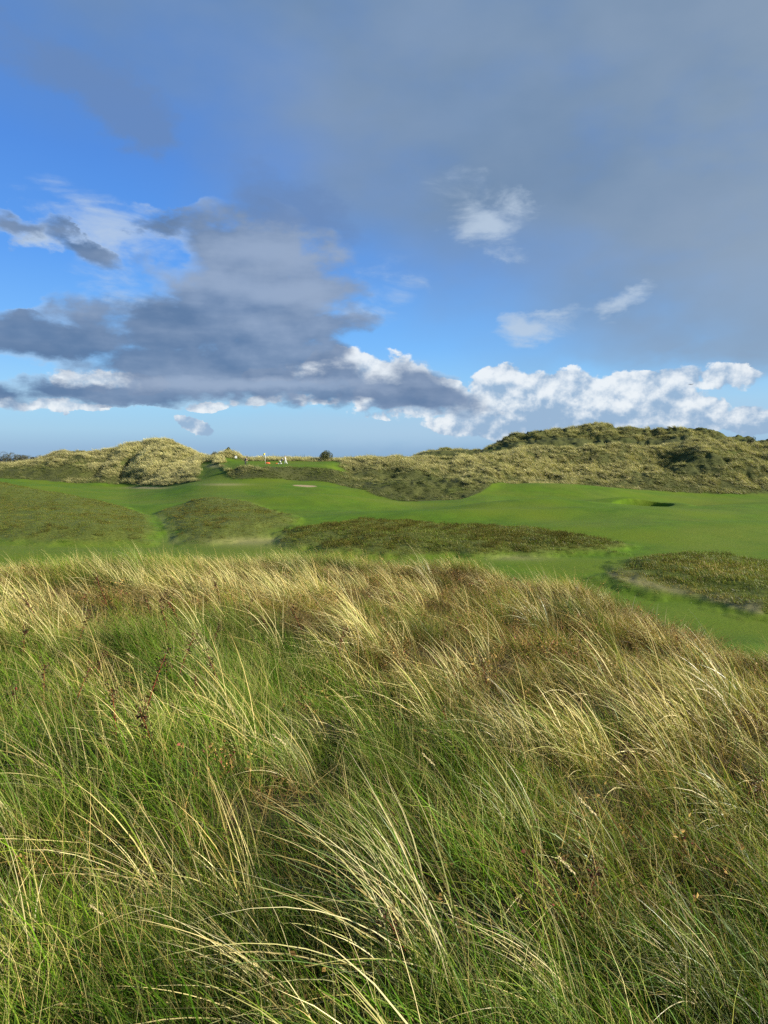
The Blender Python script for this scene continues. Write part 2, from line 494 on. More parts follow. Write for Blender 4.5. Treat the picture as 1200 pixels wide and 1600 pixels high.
def height(x, y, fine=True, zn=None):
    zn = zn or zones(x, y)
    z = base_h(x, y)
    z = z + zn['mh']
    for (u, v, z0, wx, wy, h) in HUMPS:
        cx, cy = PZ(u, v, z0)
        z = z + (2.9 if u > 620 else 2.0) * h * np.exp(-((x - cx) / wx) ** 2 - ((y - cy) / wy) ** 2)
    D = zn['D']
    nearf = zn['front']
    z = z + nearf * (fbm(x / 1.25, y / 1.25, 3, 3) * 0.24 + fbm(x / 0.6, y / 0.6, 4, 2) * 0.035) * sstep(D, 0.9, 2.0)
    mid = (1 - nearf) * (1 - zn['dune'])
    z = z + mid * (fbm(x / 16, y / 11, 5, 3) * 0.34)
    for p in zn['m']:
        z = z + p * (fbm(x / 2.6, y / 2.6, 6, 4) * 0.22)
    # marram dunes: hummocks and hollows
    u = zn['u']
    soft = 1 - 0.75 * sstep(u, 60, 0) - 0.0 * u
    esc = sstep(u, 340, 400) * (1 - sstep(u, 560, 640))
    hum = fbm(x / 13, y / 13, 8, 3, 0.5) * 1.25 + (0.5 - np.abs(fbm(x / 5.5, y / 5.5, 9, 3))) * 1.5 + (0.5 - np.abs(fbm(x / 2.0, y / 2.6, 10, 2))) * 0.75 - 0.4
    far = sstep(D, 182, 196) * sstep(u, 620, 720)
    amp = 1.35 * soft * (0.6 - 0.25 * esc + 0.75 * far * 0.6 + 0.35 * sstep(u, 640, 800))
    z = z + zn['dune'] * (1 - sstep(D, 260, 400)) * sstep(D - zn['foot'], 0, 9) * amp * (hum - 0.25)
    # hollows on the face of the left dune and on the right-hand one
    for (cu, cD, wu, wD, dp) in ((206, 160, 1.6, 6, 2.0), (226, 167, 2.4, 4, 1.6), (135, 163, 3, 4, 1.0), (150, 156, 4, 4, 1.0), (182, 158, 2.2, 7, -1.0), (170, 166, 3, 5, .8), (250, 160, 4, 6, -0.8),
                                 (1045, 150, 6.5, 6, 2.0), (1000, 151, 6, 5, 1.6), (960, 146, 5, 4, 1.2), (1100, 147, 5, 7, -1.6), (1180, 151, 4, 7, 2.4), (820, 144, 6, 5, -0.6), (720, 133, 4, 6, 0.9), (890, 148, 5, 5, 1.1),
                                 (470, 124, 3, 3, 0.5), (420, 124, 3.5, 3, -0.4), (540, 137, 2.5, 4, 0.9), (575, 138, 2.5, 4, -0.4), (610, 137, 2.5, 5, 0.8), (600, 112, 7, 4, -0.7), (352, 154, 3.6, 4.0, -1.5), (372, 155, 2.0, 3.0, -0.7)):
        cx = (cu - 600) / F * cD
        z = z - dp * np.exp(-((x - cx) / wu) ** 2 - ((y - cD) / wD) ** 2)
    # bunker: a pit with a steep far wall
    bx, by = BUNK
    e = np.hypot((x - bx) / 4.3, (y - by) / 3.2)
    z = z + 0.75 * np.exp(-((x - bx) / 5.5) ** 2 - ((y - by - 4.8) / 2.4) ** 2) + 0.5 * np.exp(-((x - bx - 5.5) / 2.2) ** 2 - ((y - by) / 3.5) ** 2) - 2.4 * (1 - sstep(e, 0.86, 1.0))
    return z


def ground_z(x, y):
    a = np.atleast_1d(np.asarray(x, float))
    b = np.atleast_1d(np.asarray(y, float))
    return height(a, b)


def gz(x, y):
    return float(ground_z(x, y)[0])


# ------------------------------------------------------------------ mesh helpers
def mesh_np(name, verts, faces_flat, sizes, cols=None, mat=None, smooth=True, attrs=None):
    me = bpy.data.meshes.new(name)
    nv, nf, nl = len(verts), len(sizes), len(faces_flat)
    me.vertices.add(nv)
    me.vertices.foreach_set('co', np.asarray(verts, np.float32).ravel())
    me.loops.add(nl)
    me.loops.foreach_set('vertex_index', np.asarray(faces_flat, np.int32))
    me.polygons.add(nf)
    st = np.concatenate([[0], np.cumsum(sizes)[:-1]]).astype(np.int32)
    me.polygons.foreach_set('loop_start', st)
    if cols is not None:
        a = me.color_attributes.new('col', 'FLOAT_COLOR', 'POINT')
        c4 = np.ones((nv, 4), np.float32)
        c4[:, :3] = cols
        a.data.foreach_set('color', c4.ravel())
    for k, v in (attrs or {}).items():
        v = np.asarray(v, np.float32)
        if v.ndim == 2 and v.shape[1] == 4:
            a = me.color_attributes.new(k, 'FLOAT_COLOR', 'POINT')
            a.data.foreach_set('color', v.ravel())
        else:
            a = me.attributes.new(k, 'FLOAT', 'POINT')
            a.data.foreach_set('value', v)
    me.update(calc_edges=True)
    if smooth:
        me.polygons.foreach_set('use_smooth', np.ones(nf, bool))
    if mat is not None:
        me.materials.append(mat)
    me.validate()
    return me


def obj(name, me, parent=None, loc=None, rot=None, scale=None, label=None, cat=None, group=None, kind=None):
    o = bpy.data.objects.new(name, me)
    COL.objects.link(o)
    if parent is not None: o.parent = parent
    if loc is not None: o.location = loc
    if rot is not None: o.rotation_euler = rot
    if scale is not None: o.scale = scale if hasattr(scale, '__len__') else (scale,) * 3
    for k, v in (('label', label), ('category', cat), ('group', group), ('kind', kind)):
        if v: o[k] = v
    return o


def mat_new(name):
    m = bpy.data.materials.new(name)
    m.use_nodes = True
    m.node_tree.nodes.clear()
    return m, G(m.node_tree)


def plain(name, col, rough=0.7, metal=0.0, var=0.12, scale=8.0):
    """a simple procedural material: base colour broken by noise, slight relief"""
    m, q = mat_new(name)
    tc = q.n('ShaderNodeTexCoord').outputs['Object']
    nz_ = q.noise(tc, scale, 5, 0.6)
    c = q.mix(nz_, tuple(k * (1 - var) for k in col[:3]) + (1,), tuple(min(1, k * (1 + var)) for k in col[:3]) + (1,))
    b = q.n('ShaderNodeBsdfPrincipled')
    q.put(b.inputs['Base Color'], c)
    b.inputs['Roughness'].default_value = rough
    b.inputs['Metallic'].default_value = metal
    bu = q.n('ShaderNodeBump')
    bu.inputs['Strength'].default_value = 0.15
    bu.inputs['Distance'].default_value = 0.01
    q.put(bu.inputs['Height'], nz_)
    q.nt.links.new(bu.outputs[0], b.inputs['Normal'])
    o = q.n('ShaderNodeOutputMaterial')
    q.nt.links.new(b.outputs[0], o.inputs[0])
    return m


def leaf_mat(name, trans=0.35, rough=0.5, gloss=0.25, instanced=True, gain=1.0):
    """grass and leaves: own vertex colour, a per-instance tint, light through the blade"""
    m, q = mat_new(name)
    a = q.n('ShaderNodeAttribute', attribute_name='col')
    c = a.outputs['Color']
    if instanced:
        t = q.n('ShaderNodeAttribute', attribute_type='INSTANCER', attribute_name='tint')
        c = q.mix(1.0, c, t.outputs['Color'], 'MULTIPLY')
    d = q.n('ShaderNodeBsdfDiffuse')
    q.put(d.inputs[0], c)
    tr = q.n('ShaderNodeBsdfTranslucent')
    q.put(tr.inputs[0], q.mix(1.0, c, (1.0, 1.05, 0.55, 1), 'MULTIPLY'))
    mx = q.n('ShaderNodeMixShader')
    mx.inputs[0].default_value = trans
    q.nt.links.new(d.outputs[0], mx.inputs[1])
    q.nt.links.new(tr.outputs[0], mx.inputs[2])
    gl = q.n('ShaderNodeBsdfGlossy')
    gl.inputs['Roughness'].default_value = rough
    gl.inputs[0].default_value = (1, 1, 1, 1)
    fr = q.n('ShaderNodeFresnel')
    fr.inputs[0].default_value = 1.4
    mx2 = q.n('ShaderNodeMixShader')
    q.put(mx2.inputs[0], q.m('MULTIPLY', fr.outputs[0], gloss))
    q.nt.links.new(mx.outputs[0], mx2.inputs[1])
    q.nt.links.new(gl.outputs[0], mx2.inputs[2])
    o = q.n('ShaderNodeOutputMaterial')
    q.nt.links.new(mx2.outputs[0], o.inputs[0])
    return m


# ------------------------------------------------------------------ ground sheet
def ground_material():
    m, q = mat_new("ground")
    tc = q.n('ShaderNodeTexCoord').outputs['Object']
    A = lambda nme: q.n('ShaderNodeAttribute', attribute_name=nme).outputs['Fac']
    big = q.noise(tc, 0.07, 4, 0.6)
    md = q.noise(tc, 0.45, 5, 0.6)
    fine = q.noise(tc, 5.5, 6, 0.7)
    # short turf fibres drawn out across the slope
    mp = q.n('ShaderNodeMapping')
    q.put(mp.inputs[0], tc)
    mp.inputs[3].default_value = (1.2, 3.6, 2.0)
    fib = q.noise(mp.outputs[0], 2.6, 6, 0.72)
    fair = q.mix(q.ss(md, 0.3, 0.7), (0.040, 0.092, 0.002, 1), (0.064, 0.134, 0.003, 1))
    fair = q.mix(q.ss(big, 0.35, 0.7), fair, (0.085, 0.128, 0.004, 1))
    fair = q.mix(q.m('MULTIPLY', q.ss(fib, 0.45, 0.75), 0.5), fair, (0.11, 0.13, 0.014, 1))
    fair = q.mix(q.m('MULTIPLY', q.ss(fine, 0.5, 0.25), 0.45), fair, (0.026, 0.05, 0.006, 1))
    semi = q.mix(q.ss(fib, 0.35, 0.7), (0.055, 0.090, 0.008, 1), (0.14, 0.155, 0.025, 1))
    heath = q.mix(q.ss(fine, 0.35, 0.65), (0.036, 0.050, 0.008, 1), (0.10, 0.115, 0.022, 1))
    dune = q.mix(q.ss(fine, 0.35, 0.7), (0.028, 0.036, 0.008, 1), (0.09, 0.095, 0.028, 1))  # dark soil colour paints shade into the gaps between dune tufts
    front = q.mix(fine, (0.014, 0.015, 0.006, 1), (0.04, 0.038, 0.014, 1))  # near-black soil colour stands in for deep shade under the blades
    sand = q.mix(fine, (0.24, 0.18, 0.10, 1), (0.36, 0.28, 0.17, 1))
    straw = q.mix(fine, (0.17, 0.14, 0.07, 1), (0.34, 0.29, 0.15, 1))
    c = fair
    for nme, cc in (('semi', semi), ('straw', straw), ('heath', heath), ('dune', dune), ('sand', sand), ('front', front)):
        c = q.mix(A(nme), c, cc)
    b = q.n('ShaderNodeBsdfPrincipled')
    q.put(b.inputs['Base Color'], c)
    b.inputs['Roughness'].default_value = 0.9
    b.inputs['Specular IOR Level'].default_value = 0.15
    bu = q.n('ShaderNodeBump')
    bu.inputs['Strength'].default_value = 0.6
    bu.inputs['Distance'].default_value = 0.05
    q.put(bu.inputs['Height'], q.m('ADD', fib, q.m('MULTIPLY', fine, 0.6)))
    q.nt.links.new(bu.outputs[0], b.inputs['Normal'])
    o = q.n('ShaderNodeOutputMaterial')
    q.nt.links.new(b.outputs[0], o.inputs[0])
    return m


def build_ground():
    az = np.concatenate([np.linspace(-180, -42, 36)[:-1], np.linspace(-42, -31, 28)[:-1], np.linspace(-31, 31, 620), np.linspace(31, 42, 28)[1:], np.linspace(42, 180, 36)[1:-1]])
    az = np.radians(az)
    r = np.concatenate([np.exp(np.linspace(np.log(0.4), np.log(26), 110))[:-1], np.exp(np.linspace(np.log(26), np.log(100), 150))[:-1], np.exp(np.linspace(np.log(100), np.log(240), 210))[:-1],
                        np.exp(np.linspace(np.log(240), np.log(1600), 26))])
    na, nr = len(az), len(r)
    AA, RR = np.meshgrid(az, r, indexing='ij')
    x = (np.sin(AA) * RR).ravel()
    y = (np.cos(AA) * RR).ravel()
    zn = zones(x, y)
    z = height(x, y, zn=zn)
    D, u = zn['D'], zn['u']
    z = np.where(D > 480, np.minimum(z, -11.0), z)
    # one vertex under the camera closes the sheet
    V = np.stack([x, y, z], 1)
    V = np.vstack([V, [[0, 0, -1.62]]])
    idx = np.arange(na * nr).reshape(na, nr)
    nxt = np.roll(idx, -1, axis=0)
    q = np.stack([idx[:, :-1], idx[:, 1:], nxt[:, 1:], nxt[:, :-1]], -1).reshape(-1, 4)
    q = q[:, ::-1]
    tri = np.stack([nxt[:, 0], idx[:, 0], np.full(na, na * nr)], -1)[:, ::-1]
    flat = np.concatenate([q.ravel(), tri.ravel()])
    sizes = np.concatenate([np.full(len(q), 4), np.full(len(tri), 3)])
    n2 = fbm(x / 2.2, y / 2.2, 32, 4)
    n3 = fbm(x / 6, y / 6, 44, 4)
    m1, m2, m3, m4 = zn['m']
    vv = HZ - F * z / np.maximum(D, 0.1)
    heath = np.clip(np.maximum(np.maximum(m1 * 0.85, m2 * 0.9), np.maximum(m3, m4 * 0.75)), 0, 1)
    # worn and pale patches
    path = sstep(poly_sd(u, vv, [(241, 800), (252, 800), (266, 818), (280, 850), (262, 850), (256, 825)]) + n2 * 2, -3, 3) * (D > 40) * (D < 80) * (vv > 795)
    bank = np.exp(-((u - 380) / 90) ** 2 - ((vv - 845) / 8) ** 2) * (D > 35) * (D < 75)
    edge4 = sstep(poly_sd(u, vv, [(950, 890), (1000, 893), (1080, 915), (1200, 938), (1200, 960), (1100, 940), (1000, 918), (960, 905)]) + n3 * 8, -5, 6) * (D > 24) * (D < 50)
    lip3 = np.exp(-((u - 810) / 55) ** 2 - ((vv - 872) / 5) ** 2) * (D > 35) * (D < 60)
    foot2 = np.exp(-((u - 230) / 30) ** 2 - ((vv - 762) / 1.6) ** 2) * (D > 120)
    straw = np.clip(path * 0.15 + bank * 0.5 + edge4 * 0.85 * (0.4 + 0.6 * (n2 > -0.2)) + lip3 * 0.35 + foot2 * 0.9, 0, 1)
    straw += 0.5 * np.exp(-((u - 350) / 35) ** 2 - ((vv - 757) / 1.8) ** 2) * (D > 110) + 0.6 * np.exp(-((u - 335) / 14) ** 2 - ((vv - 728) / 3) ** 2) * (D > 110)
    straw = np.clip(straw, 0, 1) * (1 - zn['front'])
    semi = np.clip(sstep(n3, -0.1, 0.5) * 0.35 + (m1 + m2 + m3 + m4) * 0.5 + np.exp(-((vv - 856) / 9) ** 2) * (u < 480) * 0.5 * (D > 30), 0, 1) * (1 - zn['front'])
    semi = np.maximum(semi, zn['mown'] * 0.35 * (D < 128))
    sx, sy = PZ(476, 768.5, -5.55)
    sand = sstep(-np.hypot((x - sx - (y - sy) * -0.45) / 1.9, (y - sy) / 2.2) - n2 * 0.15, -1.05, -0.85) * 0.9
    bx, by = BUNK
    sand = np.maximum(sand, 0.85 * (1 - sstep(np.hypot((x - bx) / 4.3, (y - by) / 3.2), 0.6, 0.74)))
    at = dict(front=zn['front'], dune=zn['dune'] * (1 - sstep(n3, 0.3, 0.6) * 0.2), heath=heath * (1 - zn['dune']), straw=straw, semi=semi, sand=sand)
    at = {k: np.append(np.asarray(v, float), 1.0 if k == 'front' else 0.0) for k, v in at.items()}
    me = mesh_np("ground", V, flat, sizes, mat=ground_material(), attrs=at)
    obj("ground", me, kind='structure', label='green links land of fairways, mounds and dunes under the sky')


build_ground()
# far plain and sea, out to the horizon
me = bpy.data.meshes.new("sea")
ring = [(math.sin(a) * rr, math.cos(a) * rr, -11.6 - (0.0 if rr < 2000 else 2.0)) for rr in (600, 1500, 25000) for a in np.linspace(0, 2 * math.pi, 97)[:-1]]
fc = [(k * 96 + i, (k + 1) * 96 + i, (k + 1) * 96 + (i + 1) % 96, k * 96 + (i + 1) % 96) for k in range(2) for i in range(96)]
me.from_pydata(ring, [], [f[::-1] for f in fc])
wm_, q = mat_new("sea_water")
tc = q.n('ShaderNodeTexCoord').outputs['Object']
b = q.n('ShaderNodeBsdfPrincipled')
b.inputs['Base Color'].default_value = (0.03, 0.06, 0.085, 1)
b.inputs['Roughness'].default_value = 0.3
bu = q.n('ShaderNodeBump')
bu.inputs['Strength'].default_value = 0.4
q.put(bu.inputs['Height'], q.noise(tc, 0.3, 5, 0.6))
q.nt.links.new(bu.outputs[0], b.inputs['Normal'])
o_ = q.n('ShaderNodeOutputMaterial')
q.nt.links.new(b.outputs[0], o_.inputs[0])
me.materials.append(wm_)
obj("sea", me, kind='structure')


# ------------------------------------------------------------------ grass blades
WIND = math.pi            # blades bow towards -X (left), blown by the wind from the right


def blades(base, length, width, tilt, bend, phi, ca, cb, segs=4, twist=None, rg=rng, cm=None, tippow=1.0, wav=0.0):
    """ribbons growing from the base points. tilt = lean at the root, bend = extra lean by the tip (radians), phi = heading.
    ca/cb = root and tip colour per blade. Returns verts, faces, sizes, colours."""
    n = len(base)
    s = np.linspace(0, 1, segs + 1)
    pos = np.zeros((n, segs + 1, 3))
    pos[:, 0] = base
    ds = (length / segs)[:, None]
    ths = tilt[:, None] + bend[:, None] * (s[None, :-1] + 0.5 / segs) ** 1.3
    ph = phi[:, None] + wav * rg.normal(0, 1, (n, 1)) * s[None, :-1]
    dx, dy, dz = np.sin(ths) * np.cos(ph), np.sin(ths) * np.sin(ph), np.cos(ths)
    st = np.stack([dx, dy, dz], -1) * ds[..., None]
    pos[:, 1:] = base[:, None] + np.cumsum(st, 1)
    if twist is None:
        twist = rg.uniform(-1.2, 1.2, n)
    # sideways vector: horizontal normal of the heading, rolled about the blade
    side = np.stack([-np.sin(phi), np.cos(phi), np.zeros(n)], -1)
    upv = np.stack([-np.cos(tilt) * np.cos(phi), -np.cos(tilt) * np.sin(phi), np.sin(tilt)], -1)
    sv = side * np.cos(twist)[:, None] + upv * np.sin(twist)[:, None]
    prof = np.minimum(1.0, 0.75 + s * 1.0) * (1 - s ** 2.2)
    w = 0.5 * width[:, None] * prof[None]
    L = pos[:, :-1] - sv[:, None] * w[:, :-1, None]
    Rr = pos[:, :-1] + sv[:, None] * w[:, :-1, None]
    V = np.concatenate([np.stack([L, Rr], 2).reshape(n, 2 * segs, 3), pos[:, -1:]], 1)
    k = 2 * segs + 1
    fc, sz = [], []
    off = (np.arange(n) * k)[:, None]
    quads = np.concatenate([off + np.array([[2 * i, 2 * i + 1, 2 * i + 3, 2 * i + 2]]) for i in range(segs - 1)], 0) if segs > 1 else np.zeros((0, 4), int)
    tris = off + np.array([[2 * segs - 2, 2 * segs - 1, 2 * segs]])
    tt = np.concatenate([np.repeat(s[:-1], 2), [1.0]]) ** tippow
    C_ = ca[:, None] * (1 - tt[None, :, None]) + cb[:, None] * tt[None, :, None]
    return V.reshape(-1, 3), quads, tris, C_.reshape(-1, 3)


class MB:
    """collects ribbons, leaves and tubes into one mesh"""

    def __init__(s):
        s.v, s.q, s.t, s.c, s.n = [], [], [], [], 0

    def add(s, V, Q, T, Cc):
        s.v.append(V)
        if len(Q): s.q.append(Q + s.n)
        if len(T): s.t.append(T + s.n)
        s.c.append(Cc)
        s.n += len(V)
        return s

    def mesh(s, name, mat, smooth=True):
        q = np.concatenate(s.q) if s.q else np.zeros((0, 4), int)
        t = np.concatenate(s.t) if s.t else np.zeros((0, 3), int)
        return mesh_np(name, np.concatenate(s.v), np.concatenate([q.ravel(), t.ravel()]), np.concatenate([np.full(len(q), 4), np.full(len(t), 3)]),
                       np.concatenate(s.c), mat, smooth)


def colmix(n, cols, w=None, jit=0.18, rg=rng):
    """n colours drawn from a list, each a little off"""
    cols = np.asarray(cols, float)
    i = rg.choice(len(cols), n, p=w)
    return cols[i] * (1 + rg.normal(0, jit, (n, 1))).clip(0.4, 1.7)


def disc(n, r, rg=rng, p=0.5, z=0.0):
    a, q = rg.uniform(0, 2 * np.pi, n), r * rg.uniform(0, 1, n) ** p
    return np.stack([np.cos(a) * q, np.sin(a) * q, np.full(n, z)], -1)


def leaves(mb, P, D, ln, wd, cols, rg=rng):
    """small pointed leaves (4-point kites) at P heading D"""
    n = len(P)
    D = D / np.linalg.norm(D, axis=1, keepdims=True)
    rnd = rg.normal(0, 1, (n, 3))
    S = np.cross(D, rnd)
    S /= np.linalg.norm(S, axis=1, keepdims=True) + 1e-9
    N = np.cross(D, S)
    a = P
    b = P + D * ln[:, None] * 0.45 + S * wd[:, None] * 0.5 + N * ln[:, None] * 0.08
    c = P + D * ln[:, None]
    d = P + D * ln[:, None] * 0.45 - S * wd[:, None] * 0.5 + N * ln[:, None] * 0.08
    V = np.stack([a, b, c, d], 1).reshape(-1, 3)
    Q = (np.arange(n) * 4)[:, None] + np.array([[0, 1, 2, 3]])
    mb.add(V, Q, np.zeros((0, 3), int), np.repeat(cols, 4, axis=0))


GREEN = [(0.080, 0.18, 0.010), (0.13, 0.25, 0.014), (0.050, 0.10, 0.010), (0.18, 0.24, 0.03)]
STRAW = [(0.64, 0.53, 0.24), (0.78, 0.69, 0.38), (0.50, 0.38, 0.14), (0.54, 0.52, 0.20)]
MARR = [(0.22, 0.27, 0.06), (0.16, 0.24, 0.05), (0.32, 0.34, 0.09)]
OLIVE = [(0.085, 0.10, 0.016), (0.12, 0.12, 0.022), (0.06, 0.07, 0.012)]
BROWN = [(0.20, 0.135, 0.042), (0.14, 0.09, 0.032), (0.28, 0.20, 0.065), (0.11, 0.10, 0.022)]
RED = [(0.12, 0.038, 0.030), (0.075, 0.035, 0.028), (0.15, 0.06, 0.035)]

M_GRASS = leaf_mat("grass_blade", 0.38, 0.5, 0.03)
M_DRY = leaf_mat("dune_grass_blade", 0.30, 0.55, 0.03)
M_HERB = leaf_mat("herb_leaf", 0.25, 0.6, 0.02)
M_SOLO = leaf_mat("marram_blade", 0.33, 0.45, 0.10, instanced=False)
M_SOLOH = leaf_mat("weed_leaf", 0.25, 0.6, 0.04, instanced=False)


def tuft_fine(rg, n=170, r=0.2, l=(0.14, 0.36), dead=0.3, wk=1.0):
    mb = MB()
    L_ = rg.uniform(*l, n)
    ph = WIND + rg.normal(0, 0.85, n)
    mb.add(*blades(disc(n, r, rg, z=-0.02), L_, rg.uniform(0.0016, 0.0034, n) * wk, np.abs(rg.normal(0.5, 0.3, n)), rg.uniform(0.2, 1.2, n), ph,
                   colmix(n, GREEN, rg=rg) * 0.26, colmix(n, GREEN + [(0.22, 0.26, 0.05)], rg=rg), 3, rg=rg, wav=0.3))  # root colour cut down to paint the shade deep inside the tuft
    k = int(n * dead)
    mb.add(*blades(disc(k, r, rg, z=-0.02), rg.uniform(l[0], l[1] * 1.25, k), rg.uniform(0.0012, 0.0024, k), np.abs(rg.normal(0.7, 0.4, k)), rg.uniform(0.1, 1.0, k), WIND + rg.normal(0, 1.3, k),
                   colmix(k, BROWN, rg=rg), colmix(k, STRAW, rg=rg) * 0.75, 3, rg=rg, wav=0.5))
    return mb


def tuft_thatch(rg, n=120, r=0.22):
    mb = MB()
    mb.add(*blades(disc(n, r, rg, z=0.0), rg.uniform(0.12, 0.36, n), rg.uniform(0.0014, 0.003, n), rg.uniform(0.7, 1.45, n), rg.uniform(-0.2, 0.5, n), WIND + rg.normal(0, 1.4, n),
                   colmix(n, BROWN, rg=rg), colmix(n, STRAW + BROWN, rg=rg) * 0.7, 3, rg=rg, wav=0.7))
    return mb


def marram(rg, n=70, r=0.13, l=(0.45, 0.85), straw=0.6, spread=0.42, w=(0.003, 0.0056), segs=6, tilt=(0.35, 0.22), bend=(0.5, 1.25), dead=0.25):
    mb = MB()
    L_ = rg.uniform(*l, n)
    base = disc(n, r, rg, z=-0.03)
    isS = rg.random(n) < straw
    A_ = np.where(isS[:, None], colmix(n, MARR + STRAW, rg=rg) * 0.55, colmix(n, GREEN + MARR, rg=rg) * 0.8)
    B_ = np.where(isS[:, None], colmix(n, STRAW, rg=rg, jit=0.28), colmix(n, MARR + GREEN, rg=rg))
    mb.add(*blades(base, L_, rg.uniform(*w, n), np.clip(rg.normal(tilt[0], tilt[1], n), 0.02, 1.2), rg.uniform(*bend, n), WIND + rg.normal(0, spread, n), A_, B_, segs, rg=rg, wav=0.18, tippow=0.8))
    k = int(n * dead)
    mb.add(*blades(disc(k, r * 1.5, rg, z=-0.02), rg.uniform(l[0] * 0.4, l[1] * 0.7, k), rg.uniform(0.0015, 0.003, k), rg.uniform(0.5, 1.3, k), rg.uniform(0.0, 0.9, k), WIND + rg.normal(0, 0.9, k),
                   colmix(k, BROWN, rg=rg) * 1.2, colmix(k, STRAW, rg=rg) * 0.8, 4, rg=rg, wav=0.4))
    return mb


def tuft_herb(rg, cols, n=11, r=0.16, h=(0.08, 0.22), leafn=15, ls=(0.010, 0.022)):
    mb = MB()
    base = disc(n, r, rg, z=0.0)
    L_ = rg.uniform(*h, n)
    ti, be, ph = np.abs(rg.normal(0.3, 0.25, n)), rg.uniform(0, 0.6, n), WIND + rg.normal(0, 1.4, n)
    sc_ = colmix(n, RED + BROWN, rg=rg)
    mb.add(*blades(base, L_, np.full(n, 0.0025), ti, be, ph, sc_, sc_, 3, rg=rg))
    s = np.tile(np.linspace(0.25, 1.0, leafn), n)
    k = np.repeat(np.arange(n), leafn)
    th = ti[k] + be[k] * s * 0.6
    P = base[k] + np.stack([np.sin(th) * np.cos(ph[k]), np.sin(th) * np.sin(ph[k]), np.cos(th)], -1) * (L_[k] * s)[:, None]
    m = len(k)
    Dd = rg.normal(0, 1, (m, 3))
    Dd[:, 2] = np.abs(Dd[:, 2]) * 0.6 + 0.15
    P = P + Dd * 0.006
    ln = rg.uniform(*ls, m)
    leaves(mb, P, Dd, ln, ln * 0.55, colmix(m, cols, rg=rg, jit=0.3), rg)
    return mb


def tuft_far(rg, n=26, r=0.38, l=(0.45, 0.95), w=(0.02, 0.045), cols=None, root=None, tilt=(0.6, 0.3), bend=(0.4, 1.1), spread=0.8):
    mb = MB()
    mb.add(*blades(disc(n, r, rg, z=-0.08), rg.uniform(*l, n), rg.uniform(*w, n), np.clip(rg.normal(tilt[0], tilt[1], n), 0, 1.3), rg.uniform(*bend, n), WIND + rg.normal(0, spread, n),
                   colmix(n, root or OLIVE, rg=rg), colmix(n, cols or STRAW, rg=rg), 3, rg=rg, wav=0.3, tippow=0.7))
    return mb


def pool(name, meshes):
    """source meshes for scattered stuff, kept in a collection of their own that is not part of the scene"""
    c = bpy.data.collections.new(name)
    for i, me in enumerate(meshes):
        o = bpy.data.objects.new("%s_source.%03d" % (name, i), me)
        c.objects.link(o)
    return c


def scatter(name, coll, P, rotz, scl, tint, label, nvar, lean=None):
    """ONE stuff object: a point cloud that instances the pool's tufts through geometry nodes"""
    n = len(P)
    me = bpy.data.meshes.new(name)
    me.vertices.add(n)
    me.vertices.foreach_set('co', np.asarray(P, np.float32).ravel())
    rot = np.zeros((n, 3), np.float32)
    if lean is not None: rot[:, :2] = lean
    rot[:, 2] = rotz
    a = me.attributes.new('rot', 'FLOAT_VECTOR', 'POINT')
    a.data.foreach_set('vector', rot.ravel())
    a = me.attributes.new('scl', 'FLOAT', 'POINT')
    a.data.foreach_set('value', np.asarray(scl, np.float32))
    a = me.attributes.new('pick', 'INT', 'POINT')
    a.data.foreach_set('value', rng.integers(0, nvar, n).astype(np.int32))
    a = me.attributes.new('tint', 'FLOAT_COLOR', 'POINT')
    t4 = np.ones((n, 4), np.float32)
    t4[:, :3] = tint
    a.data.foreach_set('color', t4.ravel())
    ng = bpy.data.node_groups.new(name + "_scatter", 'GeometryNodeTree')
    ng.interface.new_socket('Geometry', in_out='INPUT', socket_type='NodeSocketGeometry')
    ng.interface.new_socket('Geometry', in_out='OUTPUT', socket_type='NodeSocketGeometry')
    N = ng.nodes
    gi, go = N.new('NodeGroupInput'), N.new('NodeGroupOutput')
    ci = N.new('GeometryNodeCollectionInfo')
    ci.inputs['Collection'].default_value = coll
    ci.inputs['Separate Children'].default_value = True
    ci.inputs['Reset Children'].default_value = True
    ip = N.new('GeometryNodeInstanceOnPoints')
    ip.inputs['Pick Instance'].default_value = True

    def na(nm, t):
        q = N.new('GeometryNodeInputNamedAttribute')
        q.data_type = t
        q.inputs['Name'].default_value = nm
        return q.outputs['Attribute']

    er = N.new('FunctionNodeEulerToRotation')
    ng.links.new(na('rot', 'FLOAT_VECTOR'), er.inputs[0])
    ng.links.new(gi.outputs[0], ip.inputs['Points'])
    ng.links.new(ci.outputs[0], ip.inputs['Instance'])
    ng.links.new(na('pick', 'INT'), ip.inputs['Instance Index'])
    ng.links.new(er.outputs[0], ip.inputs['Rotation'])
    ng.links.new(na('scl', 'FLOAT'), ip.inputs['Scale'])
    ng.links.new(ip.outputs[0], go.inputs[0])
    o = obj(name, me, kind='stuff', label=label)
    md = o.modifiers.new("scatter", 'NODES')
    md.node_group = ng
    return o


def field(r0, r1, amax, dens, rg=rng):
    """random points of a wedge in front of the camera: dens per square metre"""
    n = int(dens * 0.5 * (r1 ** 2 - r0 ** 2) * 2 * amax)
    r = np.sqrt(rg.uniform(r0 ** 2, r1 ** 2, n))
    a = rg.uniform(-amax, amax, n)
    return np.sin(a) * r, np.cos(a) * r


def uv_of(x, y, z):
    """true picture position (with the camera's pitch) of world points"""
    cy, sy = math.cos(PITCH), math.sin(PITCH)
    dep = y * cy - z * sy
    up = y * sy + z * cy
    dep = np.maximum(dep, 0.05)
    return 600 + F * x / dep, 800 - F * up / dep


def gs(u, v, cu, cv, ru, rv, rot=0.0):
    c, s = math.cos(math.radians(rot)), math.sin(math.radians(rot))
    a, b = (u - cu) * c + (v - cv) * s, -(u - cu) * s + (v - cv) * c
    return np.exp(-(a / ru) ** 2 - (b / rv) ** 2)


